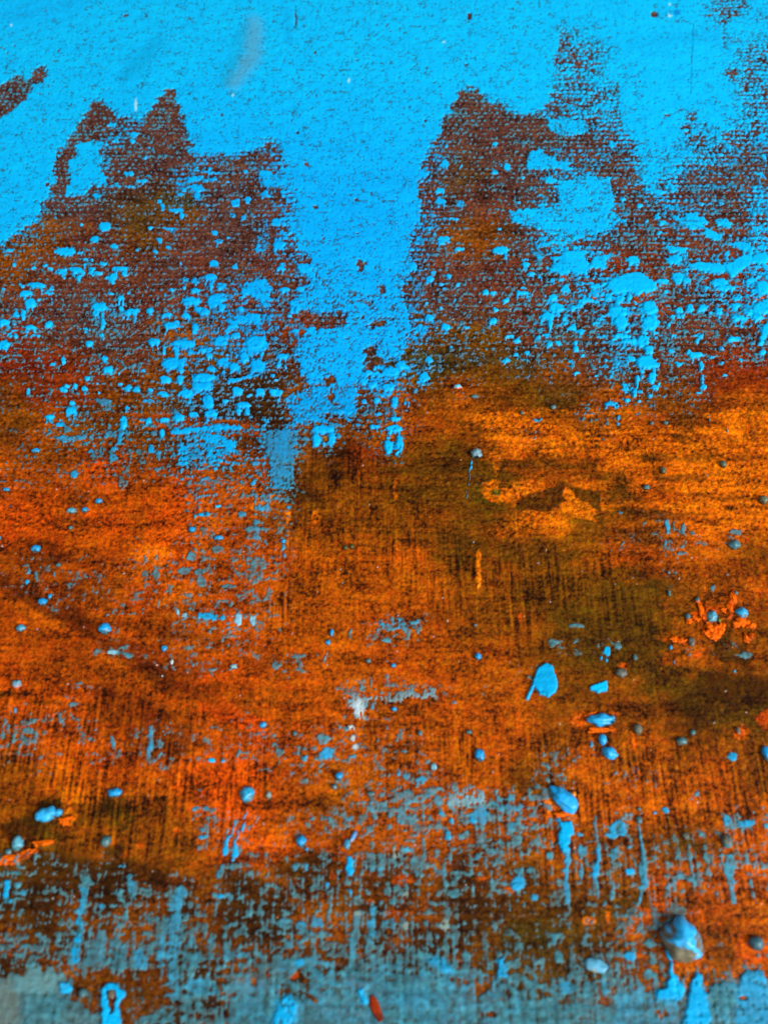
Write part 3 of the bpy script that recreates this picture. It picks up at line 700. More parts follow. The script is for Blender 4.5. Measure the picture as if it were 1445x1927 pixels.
for i_, l_ in enumerate(RUST):
    if len(l_) != 24:
        print('rust row', i_, len(l_))
fine = fbm(xm / 0.30, ym / 0.26, 161, 2)
g2 = fbm(xm / 0.75, ym / 0.62, 171, 2)
spark = fbm(xm / 0.62, ym / 0.50, 221, 3, 0.75)
patch = fbm(xm / 1.9, ym / 1.3, 231, 3, 0.65)
wu = U + (fbm(xm / 9, ym / 4.0, 141, 3) * 34 + patch * 16 + spark * 8) * near
wv = V + (fbm(xm / 9, ym / 4.0, 151, 3) * 20 + fbm(xm / 1.9, ym / 1.3, 241, 2) * 14 + g2 * 8) * near
COL = grid_map([[np.sqrt(s2l(PAL[c])) for c in (l + l[-1] * 24)[:24]] for l in RUST], 0, 60, wu, wv) ** 2


def tint(c, amt=1.0):
    cc = s2l(c)

    def f(w, k):
        kk = (np.clip(k + (0.42 * spark[w] + 0.62 * patch[w] + 0.45 * hstreak[w]) * np.clip(k * 3, 0, 1) * (1.15 - k * 0.75), 0, 1) * amt)[..., None]
        COL[w] = COL[w] * (1 - kk) + cc * kk
    return f


OR, YO, RO, OL, DG, DB = (228, 108, 2), (240, 120, 2), (224, 84, 3), (88, 58, 14), (62, 60, 34), (76, 38, 12)
# bright streaks at the right, half way up
E_.poly([(1170, 860), (1300, 865), (1460, 850), (1460, 1000), (1380, 1010), (1250, 950)], soft=9, target=tint(YO, .85), rag=1.6)
E_.poly([(1200, 1060), (1300, 1090), (1460, 1070), (1460, 1130), (1330, 1140), (1240, 1110)], soft=6, target=tint(OR, .8), rag=1.5)
E_.line([(1310, 1100), (1312, 1200)], [30, 10], soft=3, target=tint(OR, .9))
E_.poly([(1240, 1240), (1310, 1225), (1330, 1300), (1420, 1300), (1400, 1345), (1300, 1340), (1240, 1300)], soft=4, target=tint(YO, .85), rag=1.2)
E_.spots([(1310, 1290, 60, 36)], target=tint((70, 110, 90), .8))
for (x0, y0, x1, y1, w0, a_) in [(880, 786, 1030, 800, 20, .7), (905, 822, 1150, 836, 20, .8), (960, 850, 1300, 846, 12, .7), (1100, 812, 1450, 806, 16, .7), (1150, 872, 1460, 880, 18, .65), (1180, 838, 1470, 830, 14, .7), (1240, 916, 1470, 922, 20, .7), (1150, 950, 1460, 948, 14, .6), (1330, 780, 1470, 790, 24, .7), (1010, 776, 1200, 770, 10, .5), (1160, 985, 1420, 990, 12, .4)]:
    line([(x0, y0), ((x0 + x1) / 2, (y0 + y1) / 2 + 3), (x1, y1)], [w0 * .5, w0, w0 * .7], soft=5, rag=1.8, target=tint(YO, a_))
for (x0, y0, x1, y1, w0, a_) in [(900, 812, 1080, 815, 8, .6), (1000, 838, 1260, 840, 9, .55), (1120, 828, 1300, 822, 7, .6), (1180, 858, 1440, 862, 10, .55), (1130, 892, 1330, 900, 14, .6), (1260, 935, 1460, 940, 10, .55), (880, 868, 1120, 876, 16, .6), (1150, 915, 1260, 918, 12, .5), (1140, 965, 1330, 968, 12, .5), (700, 885, 880, 880, 12, .5), (690, 915, 900, 925, 14, .45)]:
    line([(x0, y0), ((x0 + x1) / 2, (y0 + y1) / 2 + 2), (x1, y1)], [w0 * .4, w0, w0 * .5], soft=4, rag=1.8, target=tint((72, 50, 14), a_))
F_.poly([(-10, 860), (100, 850), (300, 900), (520, 1000), (540, 1040), (200, 1040), (100, 1090), (-10, 1110)], soft=9, target=tint(YO, .5), rag=1.8)
F_.poly([(520, 1000), (700, 990), (900, 970), (960, 1060), (760, 1040), (560, 1060)], soft=7, target=tint(OR, .8), rag=1.6)
F_.poly([(1230, 860), (1460, 840), (1460, 1000), (1300, 1010), (1210, 950)], soft=10, target=tint(YO, .5), rag=1.8)
F_.poly([(660, 1160), (760, 1100), (820, 1200), (860, 1300), (700, 1300)], soft=8, target=tint(OR, .7), rag=1.6)
F_.poly([(1150, 1170), (1220, 1150), (1300, 1210), (1460, 1240), (1460, 1360), (1250, 1300)], soft=8, target=tint(YO, .65), rag=1.8)
F_.poly([(-10, 1110), (300, 1090), (520, 1100), (560, 1230), (380, 1230), (100, 1240), (-10, 1230)], soft=9, target=tint(OL, .5), rag=1.6)
F_.poly([(-10, 1270), (120, 1250), (230, 1245), (210, 1290), (60, 1310), (-10, 1330)], soft=3, target=tint(YO, .85))
F_.poly([(100, 1310), (330, 1240), (520, 1290), (540, 1390), (300, 1390), (60, 1390)], soft=4, target=tint((50, 44, 16), .85))
F_.poly([(330, 1290), (370, 1245), (400, 1310), (460, 1350), (520, 1400), (420, 1400), (230, 1400), (340, 1345)], soft=2.5, target=tint(YO, .9))
F_.poly([(1010, 820), (1040, 640), (1300, 600), (1460, 640), (1460, 720), (1250, 720)], soft=10, target=tint((150, 52, 10), .5), rag=1.6)
F_.spots([(525, 220, 60, 60), (735, 245, 60, 36), (795, 215, 60, 22), (1400, 235, 50, 30), (1400, 360, 40, 16), (350, 125, 90, 24), (760, 655, 50, 40)], target=tint((226, 96, 4), .85))
I_.poly([(280, -10), (440, -10), (520, 60), (480, 60), (380, 20)], soft=2.5, target=tint(YO, .9))
I_.poly([(-20, 170), (150, 140), (380, 150), (420, 260), (300, 290), (-20, 270)], soft=7, target=tint((72, 52, 14), .38), rag=1.4)
H_.poly([(760, 160), (1000, 150), (1445, 170), (1445, 260), (1200, 290), (1050, 240), (900, 190)], soft=6, target=tint((72, 52, 14), .38), rag=1.4)
H_.poly([(1195, 330), (1197, 240), (1210, 208), (1224, 240), (1222, 330), (1230, 400), (1212, 430), (1200, 380)], soft=1.8, rag=.5, target=tint((236, 124, 18), .95))
H_.spots([(330, 40, 60, 60), (180, 40, 40, 70)], target=tint(YO, .7))
H_.poly([(20, 1130), (60, 1190), (80, 1290), (0, 1290)], soft=5, target=tint(RO, .8))
I_.line([(1097, 395), (1097, 455)], [8, 18], soft=1.5, target=tint((210, 96, 10), .9))
I_.line([(1100, 500), (1108, 560)], [12, 34], soft=1.5, target=tint(RO, .95))
I_.line([(1248, 445), (1250, 490), (1236, 525), (1240, 570)], [14, 34, 30, 24], soft=1.5, target=tint(RO, .95))
I_.spots([(1140, 640, 100, 100), (1295, 608, 84, 44), (1345, 690, 40, 40), (1160, 540, 60, 40), (930, 702, 44, 28), (970, 712, 50, 32), (1060, 780, 50, 50), (1060, 575, 90, 40), (885, 705, 30, 20)], target=tint((226, 84, 4), .85))
I_.poly([(1180, 600), (1250, 640), (1230, 760), (1330, 700), (1330, 840), (1200, 840), (1150, 760)], soft=8, target=tint((70, 52, 44), .75), rag=1.4)
I_.spots([(92, 580, 24, 70)], target=tint(RO, .7))
I_.spots([(420, 1140, 110, 90), (600, 1110, 60, 40), (560, 1190, 120, 30), (1295, 1210, 80, 80), (720, 1260, 30, 90), (655, 850, 60, 40), (1290, 160, 90, 36)], target=tint((226, 96, 4), .8))
I_.poly([(1370, 1130), (1450, 1090), (1450, 1200), (1400, 1180)], soft=5, target=tint((216, 78, 12), .8))
G_.poly([(-20, 470), (90, 480), (240, 570), (480, 740), (700, 860), (960, 1010), (800, 1010), (400, 900), (0, 860)], soft=12, target=tint((176, 82, 6), .55), rag=1.6)
G_.poly([(30, 400), (170, 430), (240, 540), (430, 530), (520, 640), (520, 700), (330, 600), (180, 540)], soft=6, target=tint(DB, .75), rag=1.5)
G_.poly([(560, 700), (900, 740), (1100, 820), (1250, 830), (1260, 960), (1150, 1010), (1000, 1000), (760, 870)], soft=9, target=tint((84, 40, 8), .62), rag=1.6)
G_.poly([(0, 330), (60, 380), (30, 440), (-20, 400)], soft=6, target=tint((40, 34, 20), .8))
G_.poly([(790, 110), (900, 90), (1050, 110), (1060, 180), (820, 190)], soft=8, target=tint((240, 104, 2), .75), rag=1.6)
G_.poly([(1080, 1070), (1200, 1030), (1300, 1100), (1445, 1130), (1445, 1200), (1330, 1200), (1150, 1120)], soft=7, target=tint((230, 84, 3), .85), rag=1.6)
G_.poly([(1090, 910), (1240, 890), (1240, 930), (1110, 940)], soft=5, target=tint((222, 90, 4), .7))
G_.spots([(575, 685, 90, 34), (120, 610, 50, 30), (150, 660, 40, 20)], target=tint((226, 100, 4), .8))
G_.poly([(170, 1030), (340, 1040), (330, 1060), (180, 1055)], soft=3, target=tint((66, 60, 14), .8))
G_.poly([(0, 990), (80, 985), (70, 1020), (0, 1020)], soft=4, target=tint((66, 60, 14), .8))
G_.poly([(110, 1000), (140, 960), (155, 1000)], soft=2, target=tint((40, 20, 6), .8))
D_.poly([(430, 1130), (560, 1100), (660, 1180), (640, 1290), (480, 1300)], soft=14, target=tint((220, 92, 2), .5), rag=1.8)
D_.poly([(480, 1060), (640, 1040), (620, 1120), (470, 1120)], soft=5, target=tint((70, 34, 14), .7), rag=1.4)
D_.poly([(700, 850), (900, 870), (1400, 900), (1445, 980), (1000, 1000), (740, 930)], soft=8, target=tint((190, 78, 4), .6), rag=1.6)
D_.poly([(-10, 500), (120, 480), (330, 540), (280, 620), (180, 640), (-10, 620)], soft=8, target=tint((126, 30, 8), .6), rag=1.5)
E_.poly([(600, 1130), (760, 1080), (900, 1010), (1040, 990), (1130, 1030), (1160, 1080), (1060, 1100), (960, 1060), (800, 1120), (640, 1210)], soft=9, target=tint(DG, .34), rag=1.4)
E_.poly([(220, 1110), (640, 1090), (580, 1290), (220, 1300)], soft=9, target=tint((120, 62, 6), .5), rag=1.5)
E_.line([(765, 1220), (765, 1320)], [6, 14], soft=2, target=tint(OR, .8))
E_.poly([(830, 560), (1000, 500), (1300, 540), (1445, 520), (1445, 600), (1000, 620)], soft=10, target=tint((60, 62, 44), .55), rag=1.6)
E_.poly([(370, 985), (400, 985), (400, 1010), (372, 1010)], soft=2, target=tint((236, 150, 30), .8))
B_.poly([(920, 1160), (1100, 1190), (1300, 1190), (1445, 1230), (1445, 1300), (1000, 1290)], soft=9, target=tint((126, 66, 22), .65), rag=1.5)
A_.poly([(860, 1050), (1040, 1040), (1060, 1130), (900, 1140)], soft=8, target=tint((62, 78, 50), .6), rag=1.4)
A_.poly([(520, 1050), (880, 1080), (880, 1240), (600, 1240)], soft=10, target=tint((88, 62, 22), .5), rag=1.4)
A_.poly([(180, 1210), (500, 1200), (520, 1260), (200, 1300)], soft=8, target=tint((122, 66, 30), .6), rag=1.4)
J_.line([(-20, 525), (90, 510), (200, 462)], [36, 50, 20], soft=3, target=tint((226, 96, 6), .9))
J_.line([(185, 425), (290, 420)], [26, 18], soft=2.5, target=tint((232, 96, 10), .9))
J_.poly([(320, 170), (400, 120), (560, 130), (560, 180), (340, 220)], soft=6, target=tint((214, 104, 6), .7), rag=1.5)
J_.poly([(330, 300), (370, 240), (420, 280), (400, 335)], soft=4, target=tint((228, 122, 16), .8))
J_.poly([(540, 170), (610, 160), (640, 240), (560, 260)], soft=5, target=tint((50, 36, 6), .8))
J_.poly([(550, 440), (700, 430), (650, 500), (560, 510)], soft=5, target=tint((50, 36, 4), .8))
J_.poly([(0, 330), (200, 270), (240, 320), (180, 390), (0, 400)], soft=6, target=tint((48, 32, 22), .75), rag=1.4)
J_.poly([(180, 230), (230, 190), (330, 180), (320, 230), (250, 230)], soft=3, target=tint((40, 30, 10), .85))
J_.poly([(200, 480), (350, 470), (700, 520), (700, 560), (300, 580), (180, 540)], soft=7, target=tint((64, 40, 26), .7), rag=1.4)
J_.spots([(970, 355, 50, 30), (765, 435, 30, 30)], target=tint((222, 92, 4), .8))
J_.poly([(590, 1225), (630, 1215), (640, 1255), (625, 1350), (595, 1350), (585, 1260)], soft=2, target=tint((130, 46, 22), .9))
J_.poly([(385, 1180), (430, 1120), (930, 1100), (960, 1300), (760, 1360), (700, 1440), (560, 1440), (380, 1290)], soft=10, target=tint((112, 58, 10), .85), rag=1.6)
K_.spots([(800, 625, 110, 70), (630, 745, 40, 30), (740, 805, 90, 34), (210, 1140, 50, 40)], target=tint((208, 82, 4), .75))
K_.spots([(420, 605, 40, 40), (1230, 620, 60, 26), (1380, 680, 60, 40), (430, 150, 50, 30)], target=tint((224, 104, 4), .75))
L_.spots([(330, 262, 80, 30), (990, 1075, 140, 70), (1220, 450, 60, 50), (385, 160, 30, 30), (1110, 1200, 50, 50), (1200, 1160, 60, 30), (470, 845, 70, 40), (575, 800, 30, 90)], target=tint((234, 112, 2), .85))
L_.poly([(1290, 930), (1360, 910), (1445, 960), (1445, 1060), (1330, 1080), (1280, 1000)], soft=6, target=tint((220, 88, 4), .8))
L_.poly([(330, 640), (345, 960), (290, 960), (300, 640)], soft=5, target=tint((72, 46, 16), .7))
L_.poly([(0, 860), (200, 830), (330, 900), (280, 1020), (0, 1030)], soft=10, target=tint((70, 56, 40), .7), rag=1.5)
L_.poly([(760, 880), (850, 900), (860, 1000), (880, 1100), (760, 1080)], soft=8, target=tint((76, 60, 52), .7))

poly([(-60, 880), (240, 860), (430, 900), (520, 1000), (480, 1240), (540, 1400), (500, 1520), (250, 1480), (60, 1400), (-60, 1300)], soft=50, rag=2, target=tint((214, 70, 2), .22))
for pts_, w_ in (([(-20, 1085), (60, 1125), (150, 1170), (240, 1235), (330, 1300), (430, 1330)], [16, 26, 30, 34, 30, 10]), ([(150, 1165), (300, 1190), (420, 1210)], [10, 18, 8])):
    line(pts_, w_, soft=9, rag=1.6, target=tint((58, 26, 6), .36))  # crease shade painted as a dark line
line([(-20, 1112), (60, 1150), (150, 1200), (240, 1262), (330, 1318)], [8, 14, 14, 12, 6], soft=8, rag=1.2, target=tint((224, 104, 6), .4))
# ------------------------------------------------------------------ grain of the rust paint, with crevice shade painted in
smask = np.zeros_like(D)


def smk(w, k):
    smask[w] = np.maximum(smask[w], k)


for pts in [[(540, 840), (720, 850), (900, 1040), (1170, 1040), (1240, 1180), (960, 1220), (700, 1060), (540, 960)],
            [(0, 1310), (300, 1300), (520, 1400), (470, 1560), (260, 1620), (0, 1600)],
            [(980, 1370), (1200, 1400), (1500, 1420), (1500, 1640), (1240, 1720), (1020, 1660)],
            [(500, 960), (620, 980), (640, 1080), (500, 1200)], [(800, 1380), (1000, 1380), (960, 1560), (840, 1540)]]:
    poly(pts, soft=30, target=smk)
g3 = fbm(xm / 3.2, ym / 2.0, 181, 3)
g4 = fbm(xm / 10, ym / 4.5, 191, 2)
wamp = 1.0 - 0.72 * low
band = fbm(xm / 16, ym / 1.7, 261, 3)
smod = perlin(xm / 7, ym / 9, 197) * 0.5 + 0.6
k = 0.55 * fine + 0.45 * g2 + 0.90 * spark + 0.30 * patch + 0.44 * g3 + 0.42 * g4 + (weave - 0.45) * 0.55 * wamp + np.clip(smod, 0, 1) * (0.40 * low + smask) * streak * 1.25 + 0.10 * hstreak + 0.34 * band * low  # weave term paints shade into the crevices between threads
k = np.clip(k, -1.7, 2.0)
dark = s2l((34, 12, 2))
up = np.clip(k, 0, None)[..., None]
dn = np.clip(-k, 0, None)[..., None]
lift = 1 + up * np.array([0.98, 1.15, 0.05], F)
hue = fbm(xm / 1.3, ym / 1.0, 251, 3)[..., None] * np.array([-0.05, 0.22, 0.10], F) + fbm(xm / 8, ym / 5, 256, 2)[..., None] * np.array([0.0, 0.12, 0.05], F)
upz = sst(820, 560, V)[..., None]
rust = COL * (np.array([0.68, 0.62, 0.10], F) * (1 - upz) + np.array([0.80, 0.78, 0.62], F) * upz) * lift * (1 + hue)
rust = rust * (1 - np.clip(dn * 1.0, 0, 0.95)) + dark * np.clip(dn * 1.0, 0, 0.95) * 0.5
rust += (np.clip(k - 0.95, 0, 1) * sst(900, 500, V))[..., None] * np.array([0.10, 0.075, 0.07], F)
# grey-lilac bloom on thread tops where the blue only just touched
bloom = sst(-0.30, 0.02, Mg) * np.clip(weave * 1.5 - 0.3, 0, 1) * sst(-0.05, 0.15, D)
rust = rust * (1 - 0.42 * bloom[..., None]) + s2l((118, 112, 108)) * 0.42 * bloom[..., None]
rust = np.clip(rust, 0.0015, 0.95)

# ------------------------------------------------------------------ colour of the blue paint
edge = sst(0.0, 0.34, Mg)
q = np.clip(PUR * (0.30 + 0.70 * edge) + 0.07 * g3 * sst(1.0, .5, PUR), 0, 1)
small = sst(0.80, 0.40, D) * sst(1000, 700, V)       # dry specks stay greyish
q = np.clip(q * (1 - 0.55 * small), 0, 1)[..., None]
c0, c1, c2, c3 = s2l((82, 102, 98)), s2l((54, 128, 144)), s2l((4, 156, 214)), s2l((0, 190, 252))
c0 = c0 + (s2l((120, 146, 156)) - c0) * sst(860, 700, V)[..., None]
blue = np.where(q < .4, c0 + (c1 - c0) * (q / .4), np.where(q < .75, c1 + (c2 - c1) * ((q - .4) / .35), c2 + (c3 - c2) * ((q - .75) / .25)))
deep = (sst(60, 420, V) * sst(1000, 700, V) * (0.55 + 1.0 * sst(150, 420, U) * sst(1000, 700, U)))[..., None]
blue = blue * (1 - deep * np.array([0, 0.13, 0.02], F))
tone = 1 + 0.07 * g4 + 0.05 * g2 + 0.06 * streak + 0.10 * np.clip(fine, -1, 1) * (1 - 0.4 * PUR)
shade_pit = sst(0.36, 0.0, Mg) * 0.42 * PUR  # pit shade painted into the blue where it runs thin
brush = fbm(xm / 0.9, ym / 7.0, 271, 3) + 0.7 * fbm(xm / 8.0, ym / 0.9, 276, 2)
near_ = sst(1660, 1800, V) * sst(0.8, 0.5, PUR)
tone = tone * (1 + near_ * (-0.22 + 0.26 * brush)) * (1 + 0.10 * low * brush)
tone = tone * (1 - shade_pit) * (1 - 0.6 * CR)
blue = blue * tone[..., None]
thin = (sst(0.85, 0.3, PUR) * (0.40 - 0.55 * g2 - 0.3 * mid + 0.2 * clump)).clip(0, 0.75) * sst(1.3, 0.7, D)
under = s2l((44, 66, 62)) * 0.6 + rust * 0.4
blue = blue * (1 - thin[..., None]) + under * thin[..., None]
hilite = (low * sst(0.85, 0.5, PUR) * np.clip(0.2 + 0.55 * mid + 0.5 * lowgrain, -0.45, 1.0))[..., None]  # pale highlights painted into the scraped lower blue
blue = blue * (1 + 0.48 * hilite) + np.clip(hilite, 0, 1) * np.array([0.012, 0.014, 0.012], F)
BL = blue


def btint(c, amt):
    cc = s2l(c)

    def f(w, kk):
        kx = (kk * amt)[..., None]
        BL[w] = BL[w] * (1 - kx) + cc * kx
    return f


# grey smears, greener patches, pale nicks in the blue
A_.line([(1385, 130), (1375, 300), (1275, 455)], [70, 90, 60], soft=14, target=btint((86, 150, 172), .62))
A_.line([(1330, 160), (1230, 440)], [40, 60], soft=16, target=btint((20, 150, 190), .5))
A_.line([(860, 230), (760, 330), (690, 420)], [60, 110, 60], soft=18, target=btint((0, 156, 208), .55))
A_.line([(60, 100), (200, 60), (400, 20)], 120, soft=24, target=btint((0, 172, 240), .5))
B_.line([(170, 60), (180, 230)], 26, soft=8, target=btint((0, 156, 214), .5))
C_.line([(700, 240), (1180, 200)], 46, soft=10, target=btint((0, 160, 214), .4))
for z_, q_ in ((A_, [(742, 575, 12, 70), (65, 140, 10, 14), (1265, 520, 10, 20)]), (C_, [(905, 90, 26, 16), (908, 28, 12, 14)]), (B_, [(510, 440, 10, 26), (1025, 232, 12, 10)])):
    z_.spots(q_, target=btint((170, 232, 240), .8))
C_.spots([(945, 70, 40, 30)], target=btint((0, 120, 200), .8))
H_.poly([(530, 1060), (560, 1030), (595, 1050), (590, 1130), (560, 1130), (540, 1110)], soft=6, target=btint((205, 222, 226), .75))
H_.line([(500, 1040), (700, 1028), (970, 1000)], 44, soft=6, target=btint((150, 165, 165), .4))
H_.spots([(520, 1178, 36, 20), (538, 1192, 14, 26), (530, 1240, 24, 40), (540, 1285, 40, 34)], target=btint((196, 204, 204), .75))
G_.spots([(1300, 600, 44, 72), (1374, 598, 30, 58), (970, 560, 24, 36), (1005, 572, 30, 26), (610, 772, 60, 26)], target=btint((150, 205, 222), .7))
K_.poly([(1040, 150), (1120, 130), (1240, 140), (1260, 210), (1100, 240), (1040, 220)], soft=10, target=btint((150, 196, 206), .4), rag=2)
K_.spots([(826, 872, 34, 44), (1030, 870, 60, 70), (765, 480, 60, 60), (550, 805, 40, 30), (825, 700, 40, 26)], target=btint((146, 160, 146), .6))
J_.poly([(110, 1240), (120, 1160), (180, 1118), (300, 1118), (330, 1180), (310, 1240)], soft=14, target=btint((112, 156, 156), .5), rag=2)
J_.poly([(-60, 1200), (80, 1120), (120, 1250), (100, 1420), (-60, 1420)], soft=12, target=btint((104, 116, 108), .6), rag=2)
# white crackle; tiny white glints painted into the rust as flecks
WH = np.zeros_like(D)
for (x_, y_, a_, b_, n_) in [(172, 1380, 15, 16, 26), (225, 1154, 30, 4, 16), (795, 1155, 40, 3, 0), (890, 1480, 70, 26, 14), (1010, 1630, 8, 40, 12), (670, 1395, 10, 22, 10), (360, 1232, 60, 14, 10), (1100, 950, 30, 20, 14), (884, 920, 6, 26, 8)]:
    for _ in range(n_):
        blob(x_ + rng.uniform(-a_, a_), y_ + rng.uniform(-b_, b_), rng.uniform(1.2, 2.8), rng.uniform(1.0, 2.4), 0.9, 0.3)
for i in range(150):
    u_, v_ = rng.uniform(-40, 1480), rng.uniform(520, 1900) 
    r_ = rng.uniform(0.8, 1.4)
    w = window(u_ - 5, u_ + 5, v_ - 5, v_ + 5)
    kk_ = sst(1.3, 0.6, np.hypot(Us[w] - u_, Vs[w] - v_) / r_)[..., None]
    c_ = s2l([(214, 206, 200), (150, 190, 205), (196, 150, 110)][i % 3])
    rust[w] = rust[w] * (1 - kk_) + c_ * kk_
rust = np.clip(rust, 0.001, 0.95)
BL = np.clip(BL, 0.0008, 0.95)

# ------------------------------------------------------------------ relief, metres
pock = np.zeros_like(D)


def pk(w, kk):
    pock[w] = np.maximum(pock[w], kk)


F_.poly([(60, 1240), (330, 1240), (560, 1290), (580, 1420), (300, 1420), (60, 1390)], soft=8, target=pk)
I_.poly([(-20, 150), (400, 150), (460, 250), (300, 280), (-20, 260)], soft=8, target=pk)
I_.spots([(1140, 640, 110, 110), (1295, 608, 90, 50), (420, 1110, 120, 60), (1295, 1210, 90, 90)], target=pk)
ridge = np.zeros_like(D)


def rdg(w, kk):
    ridge[w] = np.maximum(ridge[w], kk)


H_.poly([(1195, 330), (1197, 240), (1210, 208), (1224, 240), (1222, 330), (1230, 400), (1212, 430), (1200, 380)], soft=4, rag=.5, target=rdg)
I_.line([(1100, 500), (1108, 560)], [12, 34], soft=4, target=rdg)
I_.line([(1248, 445), (1250, 490), (1236, 525), (1240, 570)], [14, 34, 30, 24], soft=4, target=rdg)
J_.line([(-20, 525), (90, 510), (200, 462)], [36, 50, 20], soft=5, target=rdg)
J_.line([(185, 425), (290, 420)], [26, 18], soft=5, target=rdg)
I_.spots([(930, 702, 44, 28), (970, 712, 50, 32), (1345, 690, 40, 40)], target=rdg)
z = (weave - 0.5) * (0.00028 - 0.00020 * low) + fine * 0.000022 + g2 * 0.000035 + streak * smask * 0.00004 + g3 * 0.00006 \
    + ridge * (0.00035 + 0.0001 * mid) - pock * np.clip(mid + 0.3 * fine, 0, 1) * 0.00030
z = z.astype(F)
thick = np.clip(Mg, -0.30, 0.13) * 0.0013 + np.clip(Mg - 0.13, 0, 0.5) * 0.00014 * (1 - 0.6 * solid) - np.clip(Mg, 0, .35) * 0.4 * (weave - 0.5) * 0.0005 * (1 - solid)
thick = thick * (1 - 0.5 * low * sst(0.85, 0.5, PUR))
body = (sst(0.98, 1.16, D) * sst(0.02, 0.45, Mg) * 0.00022 * sst(380, 620, V)).astype(F)
zb = z + body - (weave - 0.5) * 0.00023 * solid * (1 - low) + thick.astype(F) - (CR * 0.00008).astype(F)


# ------------------------------------------------------------------ materials
def paint(name, rough, spec, bump, scale, vary):
    m = bpy.data.materials.new(name)
    m.use_nodes = True
    nt = m.node_tree
    N = nt.nodes
    b = N['Principled BSDF']
    at = N.new('ShaderNodeAttribute')
    at.attribute_name = 'pigment'
    tc = N.new('ShaderNodeTexCoord')
    no = N.new('ShaderNodeTexNoise')
    no.inputs['Scale'].default_value = scale
    no.inputs['Detail'].default_value = 4
    nt.links.new(tc.outputs['Object'], no.inputs['Vector'])
    mr = N.new('ShaderNodeMapRange')
    mr.inputs['From Min'].default_value = 0.28
    mr.inputs['From Max'].default_value = 0.72
    mr.inputs['To Min'].default_value = 1 - vary
    mr.inputs['To Max'].default_value = 1 + vary
    nt.links.new(no.outputs['Fac'], mr.inputs['Value'])
    mx = N.new('ShaderNodeVectorMath')
    mx.operation = 'SCALE'
    nt.links.new(at.outputs['Color'], mx.inputs[0])
    nt.links.new(mr.outputs[0], mx.inputs['Scale'])
    nt.links.new(mx.outputs[0], b.inputs['Base Color'])
    rr = N.new('ShaderNodeMapRange')
    rr.inputs['To Min'].default_value = rough - 0.14
    rr.inputs['To Max'].default_value = rough + 0.14
    nt.links.new(no.outputs['Fac'], rr.inputs['Value'])
    nt.links.new(rr.outputs[0], b.inputs['Roughness'])
    b.inputs['Specular IOR Level'].default_value = spec
    bp = N.new('ShaderNodeBump')
    bp.inputs['Strength'].default_value = bump
    bp.inputs['Distance'].default_value = 0.00008
    nt.links.new(no.outputs['Fac'], bp.inputs['Height'])
    nt.links.new(bp.outputs[0], b.inputs['Normal'])
    return m


M_rust = paint('rust_paint', 0.50, 0.06, 0.6, 3600, 0.22)
M_blue = paint('blue_paint', 0.52, 0.12, 0.18, 3000, 0.07)
M_crust = paint('orange_paint', 0.55, 0.06, 0.9, 1800, 0.35)
M_bead = paint('bead_paint', 0.40, 0.42, 0.9, 1500, 0.22)

root = bpy.data.objects.new('abstract_painting', None)
root.empty_display_size = 0.05
C.collection.objects.link(root)
root['label'] = 'unframed abstract painting of sky blue paint scraped over rusty orange woven canvas'
root['category'] = 'painting'


def mesh_obj(name, co, quads, col, mat, smooth=True):
    me = bpy.data.meshes.new(name)
    n, m = len(co), len(quads)
    me.vertices.add(n)
    me.vertices.foreach_set('co', np.ascontiguousarray(co, dtype=F).ravel())
    me.loops.add(m * 4)
    me.loops.foreach_set('vertex_index', np.ascontiguousarray(quads, dtype=np.int32).ravel())
    me.polygons.add(m)
    me.polygons.foreach_set('loop_start', np.arange(0, m * 4, 4, dtype=np.int32))
    me.polygons.foreach_set('loop_total', np.full(m, 4, np.int32))
    me.update(calc_edges=True)
    if smooth:
        me.polygons.foreach_set('use_smooth', np.ones(m, bool))
    a = me.attributes.new('pigment', 'FLOAT_COLOR', 'POINT')
    cc = np.ones((n, 4), F)
    cc[:, :3] = col
    a.data.foreach_set('color', cc.ravel())
    me.materials.append(mat)
    o = bpy.data.objects.new(name, me)
    C.collection.objects.link(o)
    o.parent = root
    return o


idx = np.arange(NR * NC, dtype=np.int32).reshape(NR, NC)
quad = np.stack([idx[1:, :-1], idx[1:, 1:], idx[:-1, 1:], idx[:-1, :-1]], -1)
q4 = lambda a: (a[1:, :-1], a[1:, 1:], a[:-1, 1:], a[:-1, :-1])
mmax = np.maximum.reduce(q4(Mg))
mmin = np.minimum.reduce(q4(Mg))
hid = mmin > 0.07
keep = ~hid
for _ in range(1):          # keep a rim of rust under every blue edge
    kk_ = keep.copy()
    kk_[1:] |= keep[:-1]
    kk_[:-1] |= keep[1:]
    kk_[:, 1:] |= keep[:, :-1]
    kk_[:, :-1] |= keep[:, 1:]
    keep = kk_
isb = mmax > 0.0


def sub(mask_or_quads, zz, col):
    qd = mask_or_quads
    used = np.zeros(NR * NC, bool)
    used[qd.ravel()] = True
    ids = np.nonzero(used)[0]
    remap = np.zeros(NR * NC, np.int32)
    remap[ids] = np.arange(len(ids))
    co = np.stack([X.ravel()[ids], Y.ravel()[ids], zz.ravel()[ids] + H], -1)
    return co, remap[qd], col.reshape(-1, 3)[ids]


co, qd, cl = sub(quad[keep], z, rust)
ground = mesh_obj('rust_ground', co, qd, cl, M_rust)

